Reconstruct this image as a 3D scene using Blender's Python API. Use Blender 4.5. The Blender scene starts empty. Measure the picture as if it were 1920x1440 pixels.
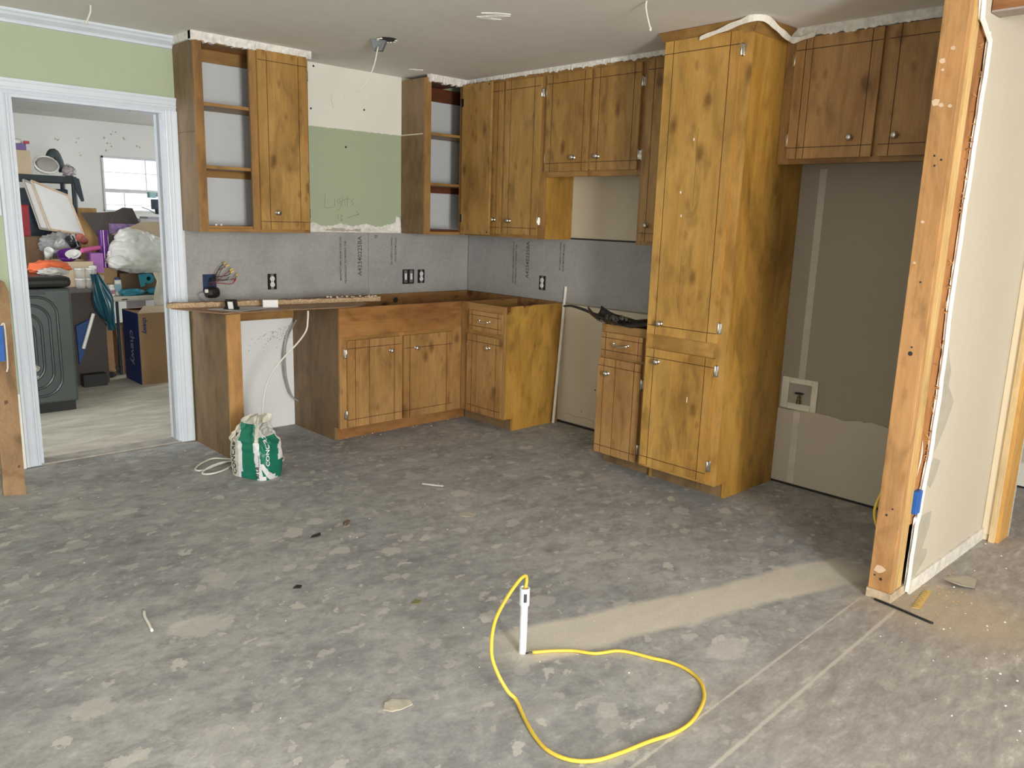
import bpy, bmesh, math, random
from mathutils import Vector, Matrix, noise as mnoise
random.seed(7)
SC = bpy.context.scene
COL = SC.collection
R_ = math.radians

# ------------------------------------------------------------------ camera
cam = bpy.data.cameras.new('camera')
cam.sensor_width = 36.0
cam.lens = 1500.6 / 1920 * 36
cam.clip_start = 0.02
camo = bpy.data.objects.new('camera', cam)
COL.objects.link(camo)
_rt, _up, _fw = Vector((0.7268, -0.6861, 0.0312)), Vector((0.1169, 0.1684, 0.9788)), Vector((0.6768, 0.7078, -0.2026))
_m = Matrix((_rt, _up, -_fw)).transposed().to_4x4()
_m.translation = (-4.2459, -5.0002, 1.4655)
camo.matrix_world = _m
SC.camera = camo

# ------------------------------------------------------------------ world, lights, exposure
world = bpy.data.worlds.new('sky')
SC.world = world
world.use_nodes = True
bg = world.node_tree.nodes['Background']
bg.inputs[0].default_value = (0.86, 0.93, 1.0, 1)
bg.inputs[1].default_value = 1.6

def area(name, loc, rot, sx, sy, power, color):
    l = bpy.data.lights.new(name, 'AREA')
    l.shape = 'RECTANGLE'; l.size = sx; l.size_y = sy; l.energy = power; l.color = color
    o = bpy.data.objects.new(name, l); COL.objects.link(o)
    o.location = loc; o.rotation_euler = rot
    return o
# daylight through the glazed doors and windows of the room behind the camera (rear wall y = -8.3)
area('daylight_patio_door', (-4.25, -8.24, 1.25), (R_(103), 0, 0), 0.85, 2.0, 365, (1.0, 0.965, 0.905))
area('daylight_rear_window', (-5.9, -8.24, 1.45), (R_(100), 0, 0), 0.9, 1.3, 36, (0.96, 0.98, 1.0))
area('daylight_left_window', (-7.24, -2.6, 1.45), (R_(90), 0, R_(-90)), 1.8, 1.3, 9, (0.80, 0.90, 1.0))
area('daylight_side_window', (-0.3, -8.24, 1.45), (R_(90), 0, 0), 1.2, 1.3, 9, (1.0, 0.90, 0.78))
# unseen fill lamps added to brighten the workshop behind the doorway
area('fill_workshop_right', (1.1, 3.2, 1.4), (R_(90), 0, R_(90)), 1.6, 1.9, 62, (1.0, 0.98, 0.94))
area('fill_workshop_left', (-4.9, 1.3, 1.7), (R_(90), 0, R_(-90)), 1.2, 1.2, 46, (0.97, 0.98, 1.0))
# unseen fill lamp added to light the hall to the right
area('fill_hall', (0.66, -6.2, 1.4), (R_(90), 0, 0), 0.9, 1.6, 16, (1.0, 0.95, 0.88))

SC.view_settings.view_transform = 'Standard'
SC.view_settings.look = 'None'
SC.view_settings.gamma = 1.0
SC.view_settings.use_curve_mapping = False
SC.view_settings.exposure = 0.0
try:
    SC.cycles.use_denoising = True
    SC.cycles.max_bounces = 8
    SC.cycles.diffuse_bounces = 5
    SC.cycles.glossy_bounces = 3
    SC.cycles.transparent_max_bounces = 8
    SC.cycles.sample_clamp_indirect = 6.0
except Exception:
    pass

# ------------------------------------------------------------------ node helper
class NT:
    def __init__(s, name):
        s.m = bpy.data.materials.new(name); s.m.use_nodes = True
        s.t = s.m.node_tree; s.n = s.t.nodes; s.l = s.t.links
        s.b = s.n['Principled BSDF']
    def put(s, node, key, v):
        if v is None: return
        i = node.inputs[key]
        if hasattr(v, 'node'): s.l.new(v, i)
        else:
            if isinstance(v, (tuple, list)) and len(v) == 3 and i.type == 'RGBA': v = (*v, 1)
            i.default_value = v
    def pos(s): return s.n.new('ShaderNodeNewGeometry').outputs['Position']
    def rnd(s): return s.n.new('ShaderNodeObjectInfo').outputs['Random']
    def obj(s): return s.n.new('ShaderNodeTexCoord').outputs['Object']
    def math(s, op, a, b=None, c=None, clamp=False):
        n = s.n.new('ShaderNodeMath'); n.operation = op; n.use_clamp = clamp
        s.put(n, 0, a); s.put(n, 1, b); s.put(n, 2, c); return n.outputs[0]
    def vmath(s, op, a, b=None):
        n = s.n.new('ShaderNodeVectorMath'); n.operation = op
        s.put(n, 0, a); s.put(n, 1, b); return n.outputs[0]
    def sep(s, v):
        n = s.n.new('ShaderNodeSeparateXYZ'); s.put(n, 0, v); return n.outputs
    def comb(s, x, y, z):
        n = s.n.new('ShaderNodeCombineXYZ'); s.put(n, 0, x); s.put(n, 1, y); s.put(n, 2, z); return n.outputs[0]
    def map(s, v, scale=(1, 1, 1), rot=(0, 0, 0), loc=(0, 0, 0)):
        n = s.n.new('ShaderNodeMapping'); s.put(n, 0, v)
        n.inputs['Scale'].default_value = scale; n.inputs['Rotation'].default_value = rot; n.inputs['Location'].default_value = loc
        return n.outputs[0]
    def noise(s, v, scale=5, detail=4, rough=.5, dist=0):
        n = s.n.new('ShaderNodeTexNoise'); s.put(n, 'Vector', v)
        n.inputs['Scale'].default_value = scale; n.inputs['Detail'].default_value = detail
        n.inputs['Roughness'].default_value = rough; n.inputs['Distortion'].default_value = dist
        return n.outputs[0]
    def white1(s, v):
        n = s.n.new('ShaderNodeTexWhiteNoise'); n.noise_dimensions = '1D'; s.put(n, 'W', v); return n.outputs[0]
    def voro(s, v, scale=5, feature='F1', rand=1.0, dim='3D'):
        n = s.n.new('ShaderNodeTexVoronoi'); n.feature = feature; n.voronoi_dimensions = dim; s.put(n, 'Vector', v)
        n.inputs['Scale'].default_value = scale; n.inputs['Randomness'].default_value = rand
        return n.outputs
    def ramp(s, f, stops, interp='LINEAR'):
        n = s.n.new('ShaderNodeValToRGB'); s.put(n, 0, f); e = n.color_ramp.elements
        n.color_ramp.interpolation = interp
        while len(e) < len(stops): e.new(0.5)
        for i, (p, c) in enumerate(stops):
            e[i].position = p
            e[i].color = (c, c, c, 1) if not isinstance(c, (tuple, list)) else (*c[:3], 1)
        return n.outputs[0]
    def step(s, f, a, b):
        n = s.n.new('ShaderNodeMapRange'); n.interpolation_type = 'SMOOTHSTEP'
        s.put(n, 0, f); n.inputs[1].default_value = a; n.inputs[2].default_value = b
        return n.outputs[0]
    def mix(s, f, a, b, mode='MIX'):
        n = s.n.new('ShaderNodeMix'); n.data_type = 'RGBA'; n.blend_type = mode
        s.put(n, 0, f); s.put(n, 6, a); s.put(n, 7, b); return n.outputs[2]
    def bump(s, h, strength=.2, dist=.005):
        n = s.n.new('ShaderNodeBump'); n.inputs['Strength'].default_value = strength; n.inputs['Distance'].default_value = dist
        s.put(n, 'Height', h); s.l.new(n.outputs[0], s.b.inputs['Normal'])
    def done(s, color, rough=.5, metal=0, spec=None, **kw):
        s.put(s.b, 'Base Color', color); s.put(s.b, 'Roughness', rough); s.put(s.b, 'Metallic', metal)
        if spec is not None: s.put(s.b, 'Specular IOR Level', spec)
        for k, v in kw.items(): s.put(s.b, k.replace('_', ' '), v)
        return s.m

MAT = {}
def plain(name, c, rough=.5, metal=0, var=.12, scale=9, bump=0, spec=None, **kw):
    """simple material with slight mottling and grain"""
    if name in MAT: return MAT[name]
    t = NT(name)
    f = t.noise(t.pos(), scale, 5, .6)
    lo = tuple(max(0, x * (1 - var)) for x in c); hi = tuple(min(1, x * (1 + var)) for x in c)
    col = t.ramp(f, [(.3, lo), (.7, hi)])
    if bump: t.bump(t.noise(t.pos(), scale * 8, 3), bump, .003)
    MAT[name] = t.done(col, rough, metal, spec, **kw)
    return MAT[name]

def wood(name, light, mid, dark, axis='z', rough=.42, knots=.5, plank=.0, streak=.5, blot=2.6, spec=.4):
    if name in MAT: return MAT[name]
    t = NT(name)
    p = t.pos()
    r = t.math('MULTIPLY', t.rnd(), 37.0)
    p = t.vmath('ADD', p, t.comb(r, t.math('MULTIPLY', r, 1.7), t.math('MULTIPLY', r, .6)))
    a = .12
    sc = {'z': (1, 1, a), 'x': (a, 1, 1), 'y': (1, a, 1)}[axis]
    sc2 = {'z': (1, 1, .35), 'x': (.35, 1, 1), 'y': (1, .35, 1)}[axis]
    sc3 = {'z': (1, 1, .02), 'x': (.02, 1, 1), 'y': (1, .02, 1)}[axis]
    bl = t.noise(t.map(p, sc2), blot, 5, .62, .6)
    col = t.ramp(bl, [(.28, dark), (.44, mid), (.60, light), (.8, tuple(x * 1.08 for x in light))])
    bl2 = t.noise(t.map(p, sc2), blot * 4.2, 4, .6, .8)
    col = t.mix(.75, col, t.ramp(bl2, [(.30, .55), (.46, .92), (.6, 1.10)]), 'MULTIPLY')
    st = t.noise(t.map(p, sc), 9, 4, .6, .5)
    col = t.mix(t.math('MULTIPLY', t.step(st, .56, .74), streak), col, dark)
    gr = t.noise(t.map(p, sc3), 130, 3, .6)
    col = t.mix(.35, col, t.ramp(gr, [(.3, .55), (.65, 1.0)]), 'MULTIPLY')
    fig = t.noise(t.map(p, sc2), 34, 3, .6, 1.5)
    col = t.mix(.22, col, t.ramp(fig, [(.35, .7), (.6, 1.0)]), 'MULTIPLY')
    if plank:
        x, y, z = t.sep(t.pos())
        q = t.math('ADD', x, y) if axis == 'z' else z
        wv = t.white1(t.math('FLOOR', t.math('ADD', t.math('MULTIPLY', q, 11.0), t.math('MULTIPLY', r, 3))))
        col = t.mix(plank, col, t.ramp(wv, [(0, .62), (1, 1.0)]), 'MULTIPLY')
    if knots:
        X, Y, Z = t.sep(p); S = t.math('ADD', X, Y)
        w = t.comb(S, t.math('MULTIPLY', Z, .5), 0) if axis == 'z' else t.comb(t.math('MULTIPLY', S, .5), Z, 0)
        v = t.voro(w, 5.0, dim='2D')
        d = t.math('ADD', v[0], t.math('MULTIPLY', t.math('SUBTRACT', t.noise(p, 22, 3), .5), .14))
        k = t.math('SUBTRACT', 1, t.step(d, .02, .17))
        sel = t.step(t.sep(v[1])[0], .55, .6)
        col = t.mix(t.math('MULTIPLY', t.math('MULTIPLY', k, sel), knots), col, tuple(x * .55 for x in dark))
        w2 = t.vmath('ADD', w, t.comb(3.1, 1.7, 5.3)); v = t.voro(w2, 12, dim='2D')
        d = t.math('ADD', v[0], t.math('MULTIPLY', t.math('SUBTRACT', t.noise(p, 60, 3), .5), .30))
        k = t.math('MULTIPLY', t.math('SUBTRACT', 1, t.step(d, .02, .24)), t.step(t.sep(v[1])[1], .66, .70))
        col = t.mix(t.math('MULTIPLY', k, knots * .8), col, dark)
    t.bump(gr, .08, .002)
    MAT[name] = t.done(col, t.ramp(bl, [(.3, rough + .1), (.7, rough)]), 0, spec)
    return MAT[name]

W_HONEY = wood('honey_birch', (.45, .265, .085), (.36, .198, .055), (.19, .088, .024), 'z', .40, .8, .12, .35)
W_HONEYX = wood('honey_birch_rail', (.38, .215, .070), (.31, .160, .048), (.18, .08, .022), 'x', .42, .4, .08, .4)
W_HONEYY = wood('honey_birch_rail_side', (.38, .215, .070), (.31, .160, .048), (.18, .08, .022), 'y', .42, .4, .08, .4)
W_FRAME = wood('frame_birch', (.37, .210, .075), (.30, .160, .052), (.18, .085, .025), 'z', .42, .15, .0, .4)
W_PANTRY = wood('pantry_birch', (.54, .315, .085), (.45, .245, .058), (.25, .118, .026), 'z', .36, .75, .08, .3)
W_PANRAIL = wood('pantry_rail', (.50, .29, .085), (.42, .23, .06), (.25, .12, .03), 'y', .4, .2, 0, .4)
W_PSIDE = wood('pantry_side_birch', (.52, .295, .062), (.40, .21, .038), (.21, .10, .017), 'z', .34, .45, .06, .45, 2.2)
W_SINK = wood('sink_birch', (.465, .268, .103), (.385, .205, .070), (.20, .088, .027), 'z', .42, .7, .22, .6)
W_BROWN = wood('brown_plywood', (.265, .175, .090), (.215, .135, .064), (.145, .082, .036), 'z', .5, .12, .2, .3)
W_BROWNX = wood('brown_apron', (.40, .205, .068), (.32, .150, .046), (.18, .072, .020), 'x', .4, .3, .05, .6)
W_DARK = wood('red_brown_inside', (.17, .055, .022), (.12, .036, .014), (.06, .018, .008), 'x', .5, .2, 0, .3)
W_PINE = wood('knotty_pine_rail', (.33, .17, .06), (.25, .12, .038), (.10, .04, .012), 'x', .5, .95, 0, .6, 3.4)
W_STUD = wood('stud_fir', (.55, .31, .132), (.48, .255, .098), (.35, .16, .055), 'z', .6, .6, 0, .5, 1.8, .2)
W_STUDY = wood('stud_fir_pale', (.68, .47, .215), (.60, .39, .155), (.45, .25, .08), 'z', .6, .3, 0, .5, 1.8, .2)
W_PLANK = wood('leaning_plank_wood', (.38, .245, .135), (.31, .19, .10), (.18, .10, .045), 'z', .6, .6, 0, .4, 2.2, .2)
W_BEAM = wood('beam_wood', (.30, .14, .06), (.22, .095, .04), (.10, .04, .018), 'y', .6, .3, 0, .7, 3, .2)
W_ORANGE = wood('orange_door_wood', (.72, .42, .13), (.64, .35, .095), (.48, .23, .055), 'z', .4, .1, 0, .3, 1.5)
W_PALE = wood('pale_pine_strip', (.86, .70, .44), (.80, .62, .36), (.66, .46, .22), 'z', .55, .1, 0, .4, 1.5, .2)
W_PLY = wood('ply_sheet', (.62, .40, .19), (.54, .33, .14), (.38, .20, .08), 'z', .6, .2, 0, .4, 2, .2)
GROOVE = plain('groove_stain', (.055, .018, .007), .6)
NICKEL = plain('brushed_nickel', (.62, .60, .56), .25, 1.0, .05)
CHROME = plain('chrome', (.80, .79, .76), .12, 1.0, .03)
BRASS = plain('old_brass', (.22, .16, .08), .4, .8)

# walls
def paint(name, c, stain=.10, rough=.75, bump=.12, spec=.25):
    if name in MAT: return MAT[name]
    t = NT(name); p = t.pos()
    a = t.noise(p, 1.4, 6, .62); b = t.noise(p, 11, 4, .6)
    col = t.mix(stain * 2.2, c, t.ramp(a, [(.3, .72), (.65, 1.0)]), 'MULTIPLY')
    col = t.mix(stain, col, t.ramp(b, [(.35, .7), (.6, 1.0)]), 'MULTIPLY')
    t.bump(t.noise(p, 160, 3), bump, .0015)
    MAT[name] = t.done(col, rough, 0, spec); return MAT[name]
P_GREEN = paint('sage_green_paint', (.405, .475, .335), .04)
P_WHITE = paint('primer_white', (.82, .82, .755), .06)
P_CEIL = paint('ceiling_white', (.82, .80, .765), .10, .85)
P_TRIM = plain('trim_gloss_white', (.64, .70, .78), .38, 0, .03, 6)
P_BEIGE = paint('beige_wall_paint', (.585, .535, .44), .04)
P_TAN = paint('tan_wall_paint', (.345, .305, .245), .06)
P_TANLOW = paint('bare_drywall_low', (.54, .49, .405), .07)
P_RANGE = paint('range_back_drywall', (.60, .54, .42), .08)
P_CABBACK = paint('cabinet_back_white', (.60, .63, .65), .06)
P_BAY = paint('bay_white_board', (.80, .82, .84), .04)
P_PLASTER = plain('raw_plaster', (.74, .73, .69), .9, 0, .22, 30, .5)
P_SHOP = paint('workshop_wall_white', (.72, .74, .73), .05)
P_CREAM = paint('cream_jamb_paint', (.78, .68, .50), .05, .5)
P_GYP = plain('gypsum_edge', (.86, .85, .82), .9, 0, .1, 40, .4)
P_TORN2 = plain('old_caulk_line', (.56, .52, .43), .8)
P_TORN = plain('torn_drywall_paper', (.43, .40, .33), .85, 0, .08, 20)

def cement():
    t = NT('cement_board_gray'); p = t.pos()
    a = t.noise(p, 3.2, 7, .7, .4); b = t.noise(p, 60, 4, .7)
    col = t.ramp(a, [(.3, (.315, .316, .31)), (.5, (.37, .37, .362)), (.7, (.41, .41, .40))])
    col = t.mix(.5, col, t.ramp(b, [(.35, .78), (.62, 1.0)]), 'MULTIPLY')
    t.bump(b, .15, .001)
    return t.done(col, .85, 0, .2)
CEMENT = cement()
INK = plain('gray_board_ink', (.085, .085, .09), .8)

def floor_mat():
    t = NT('bare_concrete'); p = t.pos(); x, y, z = t.sep(p)
    wob = t.noise(p, 2.3, 5, .6)
    wv = t.math('SUBTRACT', wob, .5)
    n1 = t.noise(p, .75, 9, .68, .1)
    s1 = t.noise(t.map(p, (1.0, 1.7, 1), (0, 0, R_(40))), 3.0, 9, .74, .15)
    col = t.ramp(n1, [(.28, (.275, .284, .296)), (.48, (.365, .370, .368)), (.66, (.445, .443, .430))])
    col = t.mix(.85, col, t.ramp(s1, [(.30, .60), (.46, .90), (.68, 1.26)]), 'MULTIPLY')
    mo = t.noise(t.map(p, (1.0, 1.25, 1), (0, 0, R_(40))), 14, 8, .76, .2)
    col = t.mix(.8, col, t.ramp(mo, [(.32, .66), (.50, .97), (.56, 1.05), (.68, 1.32)]), 'MULTIPLY')
    mo2 = t.noise(t.map(p, (1.0, 1.3, 1), (0, 0, R_(40)), (4, 2, 0)), 5.2, 7, .68, .2)
    col = t.mix(t.math('MULTIPLY', t.step(mo2, .56, .60), .45), col, (.385, .378, .355))
    bl = t.noise(t.map(p, (1.2, 1.8, 1), (0, 0, R_(40))), 4.5, 7, .70, .5)
    col = t.mix(t.math('MULTIPLY', t.step(bl, .54, .66), .42), col, (.185, .19, .20))
    # thinset spots of a few sizes
    for sc, r0, thr, amt, sd in ((1.8, .17, .70, .55, 0), (3.8, .19, .58, .70, 3.3), (7.0, .20, .48, .75, 8.1), (13.0, .19, .50, .75, 1.7)):
        q = t.map(p, (1.0, 1.35, 1), (0, 0, R_(38)), (sd, sd * 2, 0))
        q = t.vmath('ADD', q, t.comb(t.math('MULTIPLY', wv, .25), t.math('MULTIPLY', t.math('SUBTRACT', t.noise(p, 9, 6, .7), .5), .24), 0))
        v = t.voro(q, sc, dim='2D'); cr, cg, cb = t.sep(v[1])
        rad = t.math('MULTIPLY', t.math('ADD', t.math('MULTIPLY', cg, .75), .35), r0)
        m = t.math('SUBTRACT', 1, t.step(t.math('SUBTRACT', v[0], rad), -.012, .025))
        m = t.math('MULTIPLY', m, t.step(cr, thr, thr + .01))
        tone = t.ramp(cb, [(0, (.42, .415, .395)), (.6, (.50, .49, .46)), (1, (.62, .60, .55))])
        col = t.mix(t.math('MULTIPLY', m, amt), col, tone)
    # smooth patched trench from the stub-up pipe to the wall end
    ax, ay, bx, by = -2.62, -3.15, -.85, -3.66
    L = math.hypot(bx - ax, by - ay); ux, uy = (bx - ax) / L, (by - ay) / L
    dx, dy = t.math('SUBTRACT', x, ax), t.math('SUBTRACT', y, ay)
    al = t.math('ADD', t.math('MULTIPLY', dx, ux), t.math('MULTIPLY', dy, uy))
    ac = t.math('ABSOLUTE', t.math('ADD', t.math('MULTIPLY', dx, -uy), t.math('MULTIPLY', dy, ux)))
    ac = t.math('ADD', ac, t.math('MULTIPLY', wv, .10))
    m = t.math('MULTIPLY', t.math('SUBTRACT', 1, t.step(ac, .085, .125)), t.math('MULTIPLY', t.step(al, .0, .25), t.math('SUBTRACT', 1, t.step(al, 1.75, 2.0))))
    tr = t.mix(.25, (.70, .655, .56), t.ramp(t.noise(t.map(p, (1, 4, 1), (0, 0, R_(16))), 4, 5, .6), [(.3, .7), (.6, 1.0)]), 'MULTIPLY')
    col = t.mix(t.math('MULTIPLY', m, .85), col, tr)
    # warmer, scraped side to the right of the old wall line
    wm = t.math('SUBTRACT', 1, t.step(t.math('ADD', y, t.math('MULTIPLY', wv, .5)), -3.95, -3.65))
    wm = t.math('MULTIPLY', wm, t.step(x, -2.9, -1.9))
    sc_ = t.noise(t.map(p, (1, 3, 1), (0, 0, R_(-35))), 6.5, 9, .76, .25)
    warm = t.ramp(sc_, [(.34, (.235, .205, .190)), (.48, (.345, .310, .285)), (.58, (.43, .395, .36)), (.66, (.66, .62, .57))])
    col = t.mix(t.math('MULTIPLY', wm, .72), col, warm)
    # sawdust by the wall end
    ds = t.math('ADD', t.vmath('LENGTH', p) if False else t.math('SQRT', t.math('ADD', t.math('POWER', t.math('ADD', x, .95), 2), t.math('POWER', t.math('ADD', y, 4.12), 2))), t.math('MULTIPLY', wv, .5))
    col = t.mix(t.math('MULTIPLY', t.math('SUBTRACT', 1, t.step(ds, .12, .42)), .55), col, (.52, .42, .27))
    # chalky plate lines of the removed wall
    for y0, sl, x0, hw in ((-3.816, .0216, -1.146, .0038), (-3.955, .0295, -1.153, .0052)):
        d = t.math('ABSOLUTE', t.math('SUBTRACT', t.math('SUBTRACT', y, y0), t.math('MULTIPLY', t.math('SUBTRACT', x, x0), sl)))
        d = t.math('ADD', d, t.math('MULTIPLY', t.math('SUBTRACT', t.noise(p, 14, 4, .7), .5), .016))
        m = t.math('MULTIPLY', t.math('SUBTRACT', 1, t.step(d, hw * .6, hw * 1.7)), t.math('MULTIPLY', t.math('SUBTRACT', 1, t.step(x, -1.13, -1.1)), t.step(x, -3.2, -2.4)))
        col = t.mix(t.math('MULTIPLY', m, .75), col, (.60, .565, .50))
    # workshop slab is more beige, with its brighter light put into a paler tone
    gm = t.step(y, .03, .12)
    gs = t.ramp(t.noise(t.map(p, (1, 3, 1), (0, 0, R_(35))), 3.2, 7, .72, .8), [(.3, (.40, .365, .30)), (.52, (.58, .54, .46)), (.7, (.74, .70, .62))])
    col = t.mix(t.math('MULTIPLY', gm, .85), col, gs)
    fine = t.noise(p, 90, 4, .7)
    col = t.mix(.35, col, t.ramp(fine, [(.3, .75), (.65, 1.08)]), 'MULTIPLY')
    h = t.math('ADD', t.math('MULTIPLY', s1, 1.0), t.math('MULTIPLY', fine, .12))
    t.bump(h, .22, .012)
    return t.done(col, t.ramp(n1, [(.3, .62), (.7, .8)]), 0, .3)
CONCRETE = floor_mat()

# misc
BLACK = plain('black_plastic', (.012, .012, .014), .35)
BLACKM = plain('matte_black', (.02, .02, .022), .7)
WHITEP = plain('white_plastic', (.80, .80, .78), .35)
IVORY = plain('ivory_plastic', (.74, .71, .60), .45)
BLUEBOX = plain('blue_box_plastic', (.015, .11, .42), .45)
GRAYMET = plain('galvanized_gray', (.22, .24, .26), .45, .5)
YELLOWC = plain('yellow_cable_jacket', (.76, .55, .07), .42, 0, .10, 20)
WCABLE = plain('white_cable_jacket', (.72, .70, .64), .5)
GFLEX = plain('gray_cable_jacket', (.35, .35, .34), .45)
PVC = plain('white_pvc', (.66, .70, .74), .35)
PARTICLE = plain('particle_board', (.50, .36, .22), .9, 0, .45, 120, .6)
PBRDOWN = plain('veneer_brown', (.24, .135, .075), .5, 0, .25, 14)
CARDB = plain('cardboard', (.36, .215, .115), .8, 0, .1, 6)
CARDL = plain('cardboard_pale', (.58, .46, .33), .8, 0, .1, 6)
CARDD = plain('cardboard_shade', (.20, .12, .07), .8, 0, .1, 6)
NAVY = plain('navy_print', (.012, .035, .16), .6)
GLASSY = None
def clearmat(name, c, alpha, rough=.25):
    t = NT(name); t.b.inputs['Alpha'].default_value = alpha
    MAT[name] = t.done(t.ramp(t.noise(t.pos(), 14, 4), [(.35, tuple(x * .85 for x in c)), (.65, c)]), rough, 0, .6)
    return MAT[name]
PANE = clearmat('window_pane', (.9, .95, 1.0), .06, .05)
CLEAR = clearmat('clear_plastic', (.85, .87, .88), .35, .12)
FILM = clearmat('plastic_film', (.95, .94, .92), .86, .3)
FILM.node_tree.nodes['Principled BSDF'].inputs['Subsurface Weight'].default_value = .6
FILM.node_tree.nodes['Principled BSDF'].inputs['Subsurface Radius'].default_value = (.12, .12, .11)
FILM2 = clearmat('thin_plastic_film', (.90, .86, .76), .55, .25)

# ------------------------------------------------------------------ mesh builder
WLOC = {}
def wloc(o): return WLOC.get(o.name, Vector((0, 0, 0))) if o else Vector((0, 0, 0))

def spline(pts, n=8, closed=False):
    P = [Vector(p) for p in pts]; out = []; N = len(P)
    rng = range(N if closed else N - 1)
    for i in rng:
        p0 = P[(i - 1) % N] if (closed or i > 0) else P[0] * 2 - P[1]
        p1, p2 = P[i], P[(i + 1) % N]
        p3 = P[(i + 2) % N] if (closed or i + 2 < N) else P[-1] * 2 - P[-2]
        for k in range(n):
            t = k / n
            out.append(.5 * ((2 * p1) + (p2 - p0) * t + (2 * p0 - 5 * p1 + 4 * p2 - p3) * t * t + (3 * p1 - p0 - 3 * p2 + p3) * t ** 3))
    if not closed: out.append(P[-1])
    return out

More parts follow.
